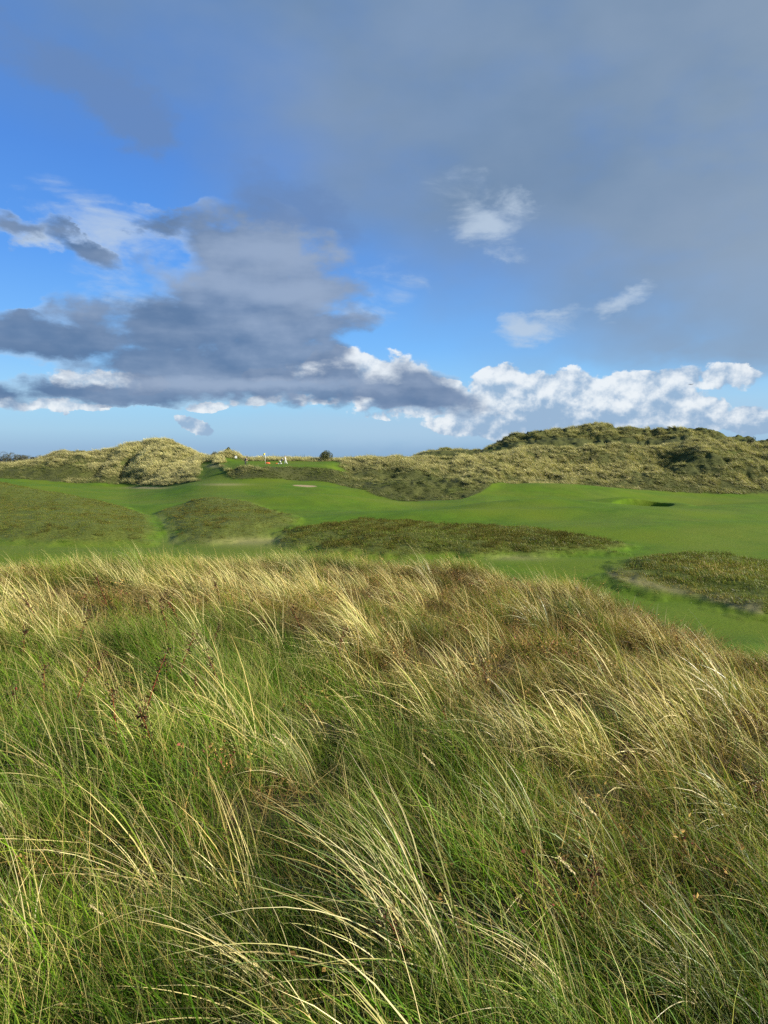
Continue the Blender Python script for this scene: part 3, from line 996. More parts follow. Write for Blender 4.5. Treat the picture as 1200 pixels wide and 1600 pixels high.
# ---- land cover of the near dune, as smooth fields
def near_cover(x, y, z):
    u, v = uv_of(x, y, z)
    n = fbm(x / 1.1, y / 1.1, 71, 4)
    n2 = fbm(x / 0.45, y / 0.45, 75, 3)
    straw = 0.75 * gs(u, v, 300, 925, 420, 38) + 0.9 * gs(u, v, 560, 1010, 260, 40, 30) + 1.0 * gs(u, v, 850, 1160, 330, 62, 24) + 0.75 * gs(u, v, 1120, 1190, 200, 90, 10) \
        + 0.75 * gs(u, v, 960, 950, 200, 28, 36) + 0.7 * gs(u, v, 30, 960, 110, 60) + 0.45 * gs(u, v, 1130, 1060, 150, 60, 20) + 0.35 * gs(u, v, 700, 905, 160, 30) + 0.55 * gs(u, v, 620, 1330, 170, 90, 45) + 0.4 * gs(u, v, 900, 1330, 120, 70) - 0.35 * gs(u, v, 1080, 1480, 260, 130) - 0.3 * gs(u, v, 200, 1350, 260, 160) - 0.3 * gs(u, v, 520, 1180, 120, 50)
    brown = 0.8 * gs(u, v, 820, 1010, 260, 75, 10) + 0.6 * gs(u, v, 640, 930, 200, 40) + 0.7 * gs(u, v, 1080, 1010, 180, 40, 30) + 0.5 * gs(u, v, 230, 960, 230, 40) + 0.5 * gs(u, v, 180, 1130, 150, 60) \
        + 0.8 * gs(u, v, 1080, 1440, 180, 120) + 0.5 * gs(u, v, 620, 1560, 130, 60) + 0.5 * gs(u, v, 80, 1430, 110, 60) + 0.45 * gs(u, v, 860, 1450, 70, 60) + 0.3 * gs(u, v, 560, 1240, 90, 50) + 0.6 * gs(u, v, 1000, 1120, 200, 45, 15) + 0.65 * gs(u, v, 330, 1400, 150, 70)
    lush = 0.8 * gs(u, v, 420, 1110, 200, 90, 15) + 0.8 * gs(u, v, 620, 1180, 140, 50) + 0.5 * gs(u, v, 120, 1300, 200, 140) + 0.6 * gs(u, v, 700, 1430, 200, 120)
    return u, v, np.clip(straw + 0.35 * n, 0, 1), np.clip(brown + 0.4 * n2 + 0.15 * n, 0, 1), lush, n, n2


def build_near():
    rg = np.random.default_rng(21)
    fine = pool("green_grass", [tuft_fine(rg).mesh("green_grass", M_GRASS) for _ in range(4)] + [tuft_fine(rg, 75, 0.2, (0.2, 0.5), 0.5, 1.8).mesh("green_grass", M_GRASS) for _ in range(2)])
    th = pool("dry_grass", [tuft_thatch(rg).mesh("dry_grass", M_DRY) for _ in range(4)])
    mar = pool("marram_grass", [marram(rg, 30, 0.08, (0.26, 0.70), 0.8, w=(0.003, 0.006), tilt=(0.5, 0.22), bend=(0.4, 1.2)).mesh("marram_grass", M_DRY) for _ in range(6)] + [marram(rg, 9, 0.10, (0.3, 0.8), 0.85, 1.1, w=(0.003, 0.0055), tilt=(0.8, 0.35), bend=(-0.1, 0.9), dead=0.9).mesh("marram_grass", M_DRY) for _ in range(3)])
    herb = pool("creeping_herb", [tuft_herb(rg, (OLIVE + BROWN[:2] + [(0.10, 0.12, 0.035)])).mesh("creeping_herb", M_HERB) for _ in range(4)] + [tuft_herb(rg, BROWN + RED[:1], 9, 0.13, (0.12, 0.26)).mesh("creeping_herb", M_HERB) for _ in range(3)])

    def pts(r0, r1, dens, amax=0.66):
        x, y = field(r0, r1, amax, dens, rg)
        cr = np.interp(rel_u(x, y)[0], UT, crest)
        return x, y, cr

    # green undergrowth
    x, y, cr = pts(0.9, 22, 40)
    keep = (y < cr * 1.9) & ((y < cr * 1.15) | (rg.random(len(x)) < 0.25))
    x, y = x[keep], y[keep]
    z = ground_z(x, y)
    u, v, st, br, lu, n, n2 = near_cover(x, y, z)
    gp = fbm(x / 0.42, y / 0.42, 95, 3)
    keep = rg.random(len(x)) < np.clip(1.0 - 0.62 * br - 0.45 * st + 0.3 * lu, 0.12, 1) * (0.38 + 0.62 * sstep(gp, -0.3, 0.15))
    x, y, z, st, br, lu, n = [q[keep] for q in (x, y, z, st, br, lu, n)]
    k = len(x)
    dry = np.clip(br * 0.8 + st * 0.5 - lu * 0.6 + n * 0.3, 0, 1)[:, None]
    t = (1 - dry) * np.array([[0.95, 1.0, 0.85]]) + dry * np.array([[1.35, 0.95, 0.9]])
    t = t * (1 + 0.5 * n[:, None] + 0.45 * fbm(x / 0.35, y / 0.35, 97, 2)[:, None] + rg.normal(0, 0.2, (k, 1))).clip(0.45, 1.6) * (1.16 + 0.15 * lu[:, None])
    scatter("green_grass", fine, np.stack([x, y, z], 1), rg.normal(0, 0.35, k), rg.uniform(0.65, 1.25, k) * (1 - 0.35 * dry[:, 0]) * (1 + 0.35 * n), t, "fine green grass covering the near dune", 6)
    # dead thatch at the roots
    x, y, cr = pts(0.9, 18, 20)
    keep = (y < cr * 1.5)
    x, y = x[keep], y[keep]
    z = ground_z(x, y)
    u, v, st, br, lu, n, n2 = near_cover(x, y, z)
    keep = rg.random(len(x)) < np.clip(0.2 + 0.7 * br + 0.55 * st - 0.5 * lu, 0.05, 1)
    x, y, z, st, br, n, u, v = [q[keep] for q in (x, y, z, st, br, n, u, v)]
    k = len(x)
    t = np.array([[1.0, 0.92, 0.85]]) * (1 + rg.normal(0, 0.2, (k, 1))).clip(0.4, 1.6)
    scatter("dry_grass", th, np.stack([x, y, z], 1), rg.uniform(0, 6.28, k), rg.uniform(0.7, 1.3, k), t, "dry brown thatch of dead grass on the near dune", 4)
    # herbs
    x, y, cr = pts(0.9, 15, 26)
    keep = (y < cr * 1.3)
    x, y = x[keep], y[keep]
    z = ground_z(x, y)
    u, v, st, br, lu, n, n2 = near_cover(x, y, z)
    keep = rg.random(len(x)) < np.clip(br * 0.8 - 0.08 + 0.25 * n2, 0.04, 1)
    x, y, z, st, br, n, u, v = [q[keep] for q in (x, y, z, st, br, n, u, v)]
    k = len(x)
    t = np.array([[1.05, 1.0, 1.0]]) * (1.15 + rg.normal(0, 0.25, (k, 1)) + n[:, None] * 0.2).clip(0.5, 1.8)
    scatter("creeping_herb", herb, np.stack([x, y, z], 1), rg.uniform(0, 6.28, k), rg.uniform(0.7, 1.35, k), t, "low olive and brown leafy herbs between the grasses", 7)
    # marram in drifts
    x, y, cr = pts(1.1, 20, 38)
    keep = (y < cr * 1.7)
    x, y, cr = x[keep], y[keep], cr[keep]
    z = ground_z(x, y)
    u, v, st, br, lu, n, n2 = near_cover(x, y, z)
    pr = np.clip(st * 1.3 - 0.10, 0.12, 1) * np.where(v > 1250, 0.5, 1.0)
    pr = np.maximum(pr, 0.30 * (y > cr * 1.1))
    # the drifts are ragged: tussocks with gaps between
    gap = fbm(x / 0.5, y / 0.5, 91, 3)
    keep = rg.random(len(x)) < pr * sstep(gap, -0.3, 0.2)
    x, y, z, st, n = [q[keep] for q in (x, y, z, st, n)]
    k = len(x)
    t = np.array([[1.15, 1.13, 1.05]]) * (1 + rg.normal(0, 0.14, (k, 1))).clip(0.5, 1.5)
    low_ = 1 - 0.35 * sstep(y / np.interp(rel_u(x, y)[0], UT, crest), 0.7, 0.95)
    scatter("marram_grass", mar, np.stack([x, y, z], 1), rg.normal(0, 0.25, k), rg.uniform(0.65, 1.2, k) * low_, t, "pale marram grass in wind-blown drifts on the near dune", 9)


def build_mid():
    rg = np.random.default_rng(33)
    # rough on the valley mounds
    hth = pool("rough_grass", [tuft_far(rg, 70, 0.42, (0.10, 0.26), (0.010, 0.022), GREEN[:2] + OLIVE + OLIVE + [(0.24, 0.22, 0.07), (0.30, 0.26, 0.10)], OLIVE, (0.5, 0.35), (0.2, 0.9), 1.2).mesh("rough_grass", M_DRY) for _ in range(5)])
    her = pool("heath", [tuft_herb(rg, OLIVE + OLIVE + [(0.10, 0.075, 0.028), (0.08, 0.09, 0.02)], 26, 0.38, (0.12, 0.34), 9, (0.03, 0.06)).mesh("heath", M_HERB) for _ in range(4)])
    x, y = field(24, 106, 0.66, 7.5, rg)
    zn = zones(x, y)
    m1, m2, m3, m4 = zn['m']
    ms = np.maximum(np.maximum(m1, m2), np.maximum(m3, m4))
    keep = (rg.random(len(x)) < ms * np.where(y > 60, 0.75, 1.0)) & (zn['front'] < 0.5)
    x, y, m3, m1, m2, m4 = [q_[keep] for q_ in (x, y, m3, m1, m2, m4)]
    z = ground_z(x, y)
    n = fbm(x / 5, y / 5, 51, 4)
    k = len(x)
    u, v = uv_of(x, y, z)
    dark = np.clip(0.25 * m3 + 0.5 * n + 0.35 * m2 + 0.3 * m1 + 0.1, 0, 1)[:, None]
    t = (1 - dark) * np.array([[1.0, 1.1, 0.85]]) + dark * np.array([[0.95, 0.72, 0.60]])
    pale = np.clip(m4 * (0.6 * gs(u, v, 1130, 890, 90, 12, 6) + 0.7 * gs(u, v, 1080, 925, 130, 12, 14)) + 0.5 * (m1 + m2) * gs(u, v, 150, 850, 300, 8), 0, 1)[:, None]
    t = t * (1 - pale) + pale * np.array([[2.6, 2.0, 2.4]])
    t = t * (1 + rg.normal(0, 0.2, (k, 1))).clip(0.45, 1.7)
    scatter("rough_grass", hth, np.stack([x, y, z], 1), rg.normal(0, 0.4, k), rg.uniform(0.6, 1.25, k) * (1 + 0.3 * n) * (0.8 + 0.5 * (m3 + m4)) * (0.3 + 0.7 * np.clip(zones(x, y)['mh'] / 0.7, 0, 1)), t, "olive rough grass on the mounds of the valley floor", 5)
    x, y = field(24, 82, 0.66, 3.5, rg)
    zn = zones(x, y)
    m1, m2, m3, m4 = zn['m']
    n = fbm(x / 4, y / 4, 55, 4)
    pr = np.clip(0.5 * m3 + 0.12 * m4 * (n > 0) + 0.12 * m2 + 0.05 * m1, 0, 1) * sstep(n, -0.4, 0.2)
    keep = (rg.random(len(x)) < pr) & (zn['front'] < 0.5)
    x, y, n = x[keep], y[keep], n[keep]
    k = len(x)
    t = np.array([[1.0, 0.92, 0.9]]) * (1 + rg.normal(0, 0.25, (k, 1))).clip(0.45, 1.7)
    scatter("heath", her, np.stack([x, y, ground_z(x, y)], 1), rg.uniform(0, 6.28, k), rg.uniform(0.5, 1.3, k) * (0.3 + 0.7 * np.clip(zones(x, y)['mh'] / 0.7, 0, 1)), t, "dark brown heath on the middle mounds", 4)
    # short turf close enough to show its blades
    tf = pool("turf", [tuft_far(rg, 150, 0.42, (0.03, 0.085), (0.005, 0.010), GREEN, [(0.06, 0.12, 0.016)], (0.5, 0.4), (0.2, 0.8), 1.8).mesh("turf", M_GRASS) for _ in range(4)])
    x, y = field(17, 74, 0.62, 5, rg)
    zn = zones(x, y)
    ms = np.max(np.array(zn['m']), 0)
    keep = (ms < 0.6) & (zn['front'] < 0.7) & (rg.random(len(x)) < 1 - sstep(y, 50, 74) * 0.7)
    x, y = x[keep], y[keep]
    k = len(x)
    n = fbm(x / 3, y / 3, 58, 3)
    t = np.array([[0.9, 1.0, 0.9]]) * (1 + rg.normal(0, 0.12, (k, 1)) + 0.2 * n[:, None]).clip(0.45, 1.7)
    scatter("turf", tf, np.stack([x, y, ground_z(x, y)], 1), rg.uniform(0, 6.28, k), rg.uniform(0.6, 1.2, k), t, "short mown turf of the fairway", 4)


def build_far():
    rg = np.random.default_rng(44)
    tu = pool("dune_grass", [tuft_far(rg, 30, 0.4, (0.40, 0.95), (0.018, 0.04), [(0.50, 0.45, 0.24), (0.60, 0.54, 0.31), (0.42, 0.38, 0.17), (0.34, 0.35, 0.15)]).mesh("dune_grass", M_DRY) for _ in range(5)])
    x, y = field(95, 218, 0.60, 4.2, rg)
    zn = zones(x, y)
    D, u, foot = zn['D'], zn['u'], zn['foot']
    n = fbm(x / 8, y / 8, 61, 4)
    n2 = fbm(x / 2.5, y / 2.5, 62, 3)
    ok = zn['dune'] > 0.4
    ok &= ~((D > 176) & (u < 620))
    ok &= ~((D > 176) & (D < 188))
    ok &= (n2 + 0.4 * fbm(x / 1.3, y / 1.3, 66, 3) > -0.42) | (rg.random(len(x)) < 0.3)
    x, y, D, u, foot, n, n2 = [q[ok] for q in (x, y, D, u, foot, n, n2)]
    z = ground_z(x, y)
    vv = HZ - F * z / D
    # how straw-coloured: high on the dunes; dark green low down, also painting shade on the slope below the green
    h = (D - foot) / 25.0
    st = 0.62 + 0.35 * sstep(h, 0.0, 0.7) + 0.65 * n
    st -= 0.8 * gs(u, vv, 50, 742, 130, 16) + 1.0 * gs(u, vv, 665, 762, 125, 28) + 1.0 * gs(u, vv, 460, 742, 120, 16) + 0.6 * gs(u, vv, 1080, 722, 90, 22) + 0.35 * gs(u, vv, 1120, 765, 120, 10)
    st += 0.55 * gs(u, vv, 245, 715, 75, 40) + 0.25 * gs(u, vv, 850, 740, 120, 26)
    st -= 0.4 * (D > 186)
    n4 = fbm(x / 1.5, y / 1.5, 64, 3)
    st = np.clip(st + 0.55 * n4 + 0.3 * n2, 0, 1)[:, None]
    k = len(x)
    t = (1 - st) * np.array([[0.26, 0.34, 0.15]]) + st * np.array([[1.06, 1.03, 1.0]])
    t = t * (1 + rg.normal(0, 0.12, (k, 1)) + 0.3 * n2[:, None]).clip(0.3, 1.7)
    t = t * (1 + 0.35 * gs(u, vv, 240, 715, 85, 34) + 0.15 * gs(u, vv, 800, 735, 160, 26))[:, None]  # paler tufts also paint sunlight on the dune faces, the left one most
    scl = (0.4 + 0.8 * st[:, 0]) * rg.uniform(0.6, 1.35, k) * (1 + 0.65 * n2)
    scatter("dune_grass", tu, np.stack([x, y, z], 1), rg.normal(0, 0.35, k), scl.clip(0.3, 1.9), t, "straw and green marram grass covering the far dunes", 5)


build_near()
build_mid()
build_far()


# ------------------------------------------------------------------ single plants of the near dune
def spot(u, v, z0=-1.8):
    """ground point seen at pixel (u, v) of the photograph"""
    d = pix_dir(u, v)
    t = np.exp(np.linspace(math.log(1.2), math.log(40), 260))
    h = ground_z(d.x * t, d.y * t)
    k = int(np.argmax(d.z * t < h))
    t = np.linspace(t[max(k - 1, 0)], t[k], 12)
    h = ground_z(d.x * t, d.y * t)
    k = int(np.argmax(d.z * t < h))
    return Vector((d.x * t[k], d.y * t[k], h[k]))


rgs = np.random.default_rng(77)
TUSS = {
    'straw': [marram(rgs, 95, 0.15, (0.45, 1.0), 0.72, 0.42, tilt=(0.42, 0.28), bend=(0.5, 1.5), segs=10).mesh("marram_tussock", M_SOLO) for _ in range(3)],
    'green': [marram(rgs, 90, 0.11, (0.40, 0.8), 0.35, 0.34, bend=(0.4, 1.2)).mesh("marram_tussock", M_SOLO) for _ in range(2)],
    'silver': [marram(rgs, 110, 0.14, (0.35, 0.7), 0.5, 0.4, tilt=(0.75, 0.25), bend=(0.5, 1.1)).mesh("marram_tussock", M_SOLO) for _ in range(1)],
    'flat': [marram(rgs, 46, 0.10, (0.6, 1.1), 0.85, 0.5, tilt=(0.75, 0.3), bend=(0.4, 1.0), segs=10).mesh("marram_tussock", M_SOLO) for _ in range(2)],
}
# kind, variant, u, v, scale, turn, label
TU = [
    ('straw', 0, 690, 1555, 1.0, 0.0, "biggest straw marram tussock, bowed over to the left at the bottom centre"),
    ('green', 0, 640, 1420, 0.8, -0.25, "upright blue-green marram tussock just above the biggest bowed one"),
    ('straw', 1, 480, 1235, 0.62, 0.1, "straw-tipped marram tussock left of the dark hollow in the middle foreground"),
    ('green', 1, 965, 1400, 0.78, 0.05, "tall green marram tussock with yellow tips in the lower right foreground"),
    ('silver', 0, 1195, 1300, 0.85, 0.1, "silvery marram tussock flattened over the dark hollow at the right edge"),
    ('flat', 0, 130, 1245, 0.75, 0.0, "sparse tussock of long yellow arching blades at the lower left"),
    ('flat', 1, 60, 1560, 0.85, -0.2, "thin tussock of straw blades in the bottom left corner"),
    ('straw', 2, 950, 935, 0.95, -0.05, "pale marram tussock standing alone on the right shoulder of the dune crest"),
    ('straw', 0, 1035, 985, 0.85, 0.1, "golden marram tussock next down the right shoulder from the lone pale crest tussock"),
    ('straw', 1, 668, 905, 0.8, 0.05, "small cream coloured tussock on the crest right of centre, in front of the heath mound"),
    ('straw', 2, 850, 985, 0.95, 0.1, "golden drooping marram tussock in the brown patch right of centre"),
    ('green', 0, 220, 905, 1.0, 0.05, "tall green marram tussock whose tips rise above the crest on the left"),
    ('straw', 0, 820, 1190, 0.8, 0.05, "dense straw tussock in the middle of the pale band right of centre"),
    ('flat', 0, 560, 1040, 0.9, 0.1, "long-bladed straw tussock leaning across the middle foreground"),
    ('green', 1, 340, 1070, 0.8, -0.1, "grey-green marram tussock among the dark red weeds on the left"),
    ('straw', 1, 1150, 1120, 0.9, 0.0, "buff tussock near the right edge halfway down the near dune"),
    ('flat', 0, 330, 1440, 0.7, 0.15, "thin straw tussock left of the biggest tussock, halfway to the left edge"),
    ('flat', 1, 470, 1590, 0.7, 0.0, "thin straw tussock cut off by the bottom edge, left of the biggest tussock"),
    ('straw', 1, 1120, 1590, 0.55, 0.1, "straw tussock cut off by the bottom edge at the lower right"),
    ('flat', 1, 905, 1585, 0.6, -0.1, "sparse arching tussock at the bottom edge, right of the biggest tussock"),
    ('green', 1, 20, 1330, 0.8, 0.0, "grey-green marram tussock at the left edge, above the bottom corner"),
    ('green', 0, 830, 1330, 0.7, 0.1, "green and yellow marram tussock between the bottom centre and the lower right tussocks"),
]
for kind, vi, u, v, s, rz, lab in TU:
    p = spot(u, v)
    obj("marram_tussock", TUSS[kind][vi], loc=p, rot=(0, 0, rz), scale=s, label=lab, cat="grass tussock", group="marram tussocks on the near dune")
def zone_label(u):
    k = int(np.clip((u + 30) // 160, 0, 7))
    zone_n[k] = zone_n.get(k, 0) + 1
    o_ = ORD[zone_n[k] - 1]
    return (o_ if zone_n[k] == 1 else o_ + " from left") + " " + CREST[k]


# clumps along the crest that fringe the skyline of the near dune
rc = random.Random(4)

ORD = ["leftmost", "second", "third", "fourth", "fifth", "sixth", "seventh", "eighth"]
zone_n = {}
CREST = ["crest tussock in front of the left mound's left half", "crest tussock in front of the left mound's right half", "crest tussock in front of the mound right of the path", "crest tussock before the gap left of the brown mound",
         "crest tussock before the left end of the brown mound", "crest tussock before the right end of the brown mound", "crest tussock on the right shoulder above the fairway", "low crest tussock at the right edge"]
crest_tufts = []
for i in range(34):
    u = -30 + i * 37.5 + rc.uniform(-14, 14)
    D = float(np.interp(u, UT, crest)) * rc.uniform(0.90, 1.02)
    x = (u - 600) / F * D
    kk = rc.choice(['straw', 'straw', 'green', 'flat'])
    obj("marram_tussock", rc.choice(TUSS[kk]), loc=(x, D, gz(x, D)), rot=(0, 0, rc.uniform(-.2, .2)), scale=rc.uniform(0.32, 0.62) * (1 if u < 900 else 0.75),
        label=zone_label(u), cat="grass tussock", group="marram tussocks along the crest")


def weed_meshes(rg, h=0.42, n=26):
    """red stem, dark leaves up the stem, purple-brown seed head"""
    st = MB()
    segs = 8
    s = np.linspace(0, 1, segs)
    bend = 0.10
    pts_ = np.stack([-bend * s ** 2 * h * 2, 0.03 * np.sin(s * 3) * h, s * h], -1)
    ring = 5
    ang = np.linspace(0, 2 * np.pi, ring, endpoint=False)
    V = np.concatenate([p + np.stack([np.cos(ang), np.sin(ang), 0 * ang], -1) * (0.0034 * (1 - 0.6 * t)) for p, t in zip(pts_, s)])
    Q = np.array([[i * ring + j, i * ring + (j + 1) % ring, (i + 1) * ring + (j + 1) % ring, (i + 1) * ring + j] for i in range(segs - 1) for j in range(ring)])
    st.add(V, Q, np.zeros((0, 3), int), np.tile(np.array([[0.26, 0.055, 0.035]]), (len(V), 1)) * rg.uniform(0.7, 1.2, (len(V), 1)))
    lf = MB()
    m = n * 3
    t = rg.uniform(0.12, 0.95, m)
    P = np.stack([np.interp(t, s, pts_[:, k]) for k in range(3)], -1)
    a = rg.uniform(0, 6.28, m)
    Dd = np.stack([np.cos(a), np.sin(a), rg.uniform(-0.2, 0.7, m)], -1)
    leaves(lf, P, Dd, rg.uniform(0.022, 0.05, m) * (1.1 - 0.5 * t), rg.uniform(0.008, 0.014, m), colmix(m, [(0.09, 0.035, 0.025), (0.065, 0.045, 0.022), (0.10, 0.09, 0.022), (0.07, 0.08, 0.02)], rg=rg), rg)
    hd = MB()
    m = 60
    P = pts_[-1] + rg.normal(0, 1, (m, 3)) * np.array([0.022, 0.022, 0.035]) - np.array([0, 0, 0.02])
    leaves(hd, P, rg.normal(0, 1, (m, 3)) + np.array([0, 0, 0.8]), rg.uniform(0.010, 0.020, m), rg.uniform(0.006, 0.010, m), colmix(m, [(0.065, 0.03, 0.022), (0.10, 0.05, 0.03), (0.045, 0.022, 0.016)], rg=rg), rg)
    return st.mesh("stem", M_SOLOH), lf.mesh("foliage", M_SOLOH, False), hd.mesh("seed_head", M_SOLOH, False)


WM = [weed_meshes(rgs, h) for h in (0.36, 0.44, 0.30, 0.40)]


def weed(kind, loc, rz, s, tilt, label, group):
    root = obj("red_stemmed_weed", None, loc=loc, rot=(tilt[0], tilt[1], rz), scale=s, label=label, cat="weed", group=group)
    for nm, me in zip(("stem", "foliage", "seed_head"), WM[kind]):
        obj(nm, me, parent=root, kind='stuff' if nm != 'stem' else None)
    return root


WEEDS = [(62, 970), (120, 1010), (65, 1110), (110, 1110), (182, 1170), (235, 960), (262, 985), (290, 975), (258, 1065), (272, 1080), (345, 1085), (170, 930), (345, 930), (215, 1140), (245, 1175), (20, 1120),
         (385, 960), (425, 985), (480, 985), (530, 1030), (150, 1060), (40, 1020), (330, 1010), (300, 1120)]
WEEDS.sort(key=lambda q_: q_[1])
WEEDS = [sorted(WEEDS[k * 6:k * 6 + 6]) for k in range(4)]
for i, (band, j) in enumerate([(b_, j_) for b_ in range(4) for j_ in range(6)]):
    u, v = WEEDS[band][j]
    weed(i % 4, spot(u, v + 22), rc.uniform(0, 6.28), rc.uniform(0.8, 1.2), (rc.uniform(-.12, .12), rc.uniform(-.3, .05)),
         ["leftmost", "second", "third", "fourth", "fifth", "rightmost"][j] + " red-stemmed weed " + ["of the row just below the crest, left side", "of the upper middle row on the left", "of the lower middle row on the left", "of the lowest row on the left"][band], "red-stemmed weeds on the left of the near dune")
BW = ["just below the crest, right of centre", "near the crest, right of its neighbour", "on the right shoulder by the golden tussock", "in green grass at the centre of the near dune", "between pale drifts at the right", "at the left end of the brown patch",
      "in the middle of the brown patch", "below the pale band near the right", "left of the pale diagonal band"]
for i, (u, v) in enumerate([(780, 930), (860, 935), (1080, 1010), (700, 1150), (1030, 1180), (690, 1000), (900, 1030), (960, 1210), (760, 1070)]):
    weed((i + 1) % 4, spot(u, v + 15), rc.uniform(0, 6.28), rc.uniform(0.45, 0.8), (rc.uniform(-.12, .12), rc.uniform(-.3, .05)),
         "small dark brown weed " + BW[i], "brown weeds on the right of the near dune")
for (u, v, s, lab) in [(665, 1560, 0.75, "red-stemmed weed at the foot of the biggest bowed tussock at the bottom centre"),
                       (342, 1330, 0.55, "low red-stemmed weed alone in the dark green grass, lower left of centre"),
                       (900, 1440, 0.8, "dark red weed left of the tall green marram tussock in the lower right"),
                       (1150, 1270, 0.9, "dark-headed weed beside the silvery tussock at the right edge"),
                       (1190, 1270, 0.8, "dark-headed weed at the right edge, right of its neighbour by the silvery tussock"),
                       (1110, 1520, 0.7, "rust coloured weed in the bottom right corner"),
                       (628, 1300, 0.55, "short weed with purple-black heads in the middle of the foreground grass")]:
    weed(rc.randrange(4), spot(u, v + 25), rc.uniform(0, 6.28), s, (rc.uniform(-.1, .1), rc.uniform(-.25, 0)), lab, "single weeds in the foreground grass")


# pale grass flower spikes
def spike_meshes(rg, h=0.5):
    st = MB()
    k = 1
    st.add(*blades(np.array([[0., 0., 0.]]), np.array([h]), np.array([0.0035]), np.array([0.15]), np.array([0.7]), np.array([WIND]), np.array([[0.40, 0.36, 0.16]]), np.array([[0.55, 0.46, 0.24]]), 8, twist=np.zeros(1), rg=rg))
    # end point of that stem
    s = (np.arange(8) + 0.5) / 8
    th = 0.15 + 0.7 * s ** 1.3
    end = np.array([-(np.sin(th) * h / 8).sum(), 0, (np.cos(th) * h / 8).sum()])
    dr = np.array([-math.sin(0.85), 0, math.cos(0.85)])
    hd = MB()
    m = 90
    t = rg.uniform(-0.08, 0.01, m)
    P = end + dr * t[:, None] + rg.normal(0, 0.0022, (m, 3))
    leaves(hd, P, dr * 1.6 + rg.normal(0, 0.5, (m, 3)), rg.uniform(0.008, 0.014, m), rg.uniform(0.003, 0.005, m), colmix(m, [(0.62, 0.52, 0.30), (0.5, 0.42, 0.22)], rg=rg), rg)
    return st.mesh("stem", M_SOLOH), hd.mesh("flower_spike", M_SOLOH, False)


SP = [spike_meshes(rgs, 0.5), spike_meshes(rgs, 0.62)]
for (u, v, s, lab) in [(735, 1335, 0.8, "pale flowering grass stalk left of the green and yellow tussock, lower right of centre"),
                       (1010, 1470, 0.9, "pale flowering grass stalk beside the tall green tussock in the lower right"),
                       (975, 1560, 0.75, "short pale flowering grass stalk near the bottom, right of centre"),
                       (215, 1540, 0.6, "pale flowering grass stalk in the dark grass at the bottom left"),
                       (505, 1290, 0.8, "pale flowering grass stalk left of the dark hollow in the middle foreground"),
                       (240, 1090, 0.8, "pale flowering grass stalk among the red weeds on the left")]:
    root = obj("grass_stalk", None, loc=spot(u, v), rot=(0, 0, rc.uniform(-.4, .4)), scale=s, label=lab, cat="grass stalk", group="pale flowering grass stalks")
    st_, hd_ = SP[rc.randrange(2)]
    obj("stem", st_, parent=root)
    obj("flower_spike", hd_, parent=root, kind='stuff')

# one red rose hip on a twig at the left edge
M_HIP = plain("rose_hip_skin", (0.22, 0.012, 0.015), 0.3, var=0.2, scale=60)
M_TWIG = plain("twig_bark", (0.10, 0.045, 0.025), 0.8, var=0.3, scale=80)


def tube(name, pts_, rad, mat, parent=None, ring=6, **kw):
    pts_ = [Vector(p) for p in pts_]
    V, Fc = [], []
    for i, p in enumerate(pts_):
        d = (pts_[min(i + 1, len(pts_) - 1)] - pts_[max(i - 1, 0)]).normalized()
        a = d.orthogonal().normalized() if i == 0 else (a - d * a.dot(d)).normalized()
        b = d.cross(a)
        r = rad[i] if hasattr(rad, '__len__') else rad
        for j in range(ring):
            t = 2 * math.pi * j / ring
            V.append(p + (a * math.cos(t) + b * math.sin(t)) * r)
    for i in range(len(pts_) - 1):
        for j in range(ring):
            Fc.append((i * ring + j, i * ring + (j + 1) % ring, (i + 1) * ring + (j + 1) % ring, (i + 1) * ring + j))
    Fc.append(tuple(range(ring))[::-1])
    Fc.append(tuple((len(pts_) - 1) * ring + j for j in range(ring)))
    me = bpy.data.meshes.new(name)
    me.from_pydata(V, [], Fc)
    me.polygons.foreach_set('use_smooth', [len(f.vertices) == 4 for f in me.polygons])
    me.materials.append(mat)
    return obj(name, me, parent, **kw)


def ball(name, r, mat, parent=None, segs=14, rings=10, sz=(1, 1, 1), off=(0, 0, 0), jitter=0.0, **kw):
    V, Fc = [(0, 0, r)], []
    for i in range(1, rings):
        t = math.pi * i / rings
        for j in range(segs):
            p = 2 * math.pi * j / segs
            V.append((r * math.sin(t) * math.cos(p), r * math.sin(t) * math.sin(p), r * math.cos(t)))
    V.append((0, 0, -r))
    for j in range(segs):
        Fc.append((0, 1 + j, 1 + (j + 1) % segs))
        Fc.append((len(V) - 1, 1 + (rings - 2) * segs + (j + 1) % segs, 1 + (rings - 2) * segs + j))
    for i in range(rings - 2):
        for j in range(segs):
            Fc.append((1 + i * segs + j, 1 + (i + 1) * segs + j, 1 + (i + 1) * segs + (j + 1) % segs, 1 + i * segs + (j + 1) % segs))
    V = [(x * sz[0] * (1 + rc.uniform(-jitter, jitter)) + off[0], y * sz[1] + off[1], z * sz[2] * (1 + rc.uniform(-jitter, jitter)) + off[2]) for x, y, z in V]
    me = bpy.data.meshes.new(name)
    me.from_pydata(V, [], Fc)
    me.polygons.foreach_set('use_smooth', [True] * len(Fc))
    me.materials.append(mat)
    return obj(name, me, parent, **kw)


def box(name, lo, hi, mat, parent=None, bev=0.0, **kw):
    import bmesh
    bm = bmesh.new()
    bmesh.ops.create_cube(bm, size=1.0)
    for v in bm.verts:
        v.co = Vector([(lo[k] + hi[k]) / 2 + v.co[k] * (hi[k] - lo[k]) for k in range(3)])
    if bev:
        bmesh.ops.bevel(bm, geom=list(bm.edges), offset=bev, segments=2, affect='EDGES', profile=0.6)
    me = bpy.data.meshes.new(name)
    bm.to_mesh(me)
    bm.free()
    me.materials.append(mat)
    return obj(name, me, parent, **kw)


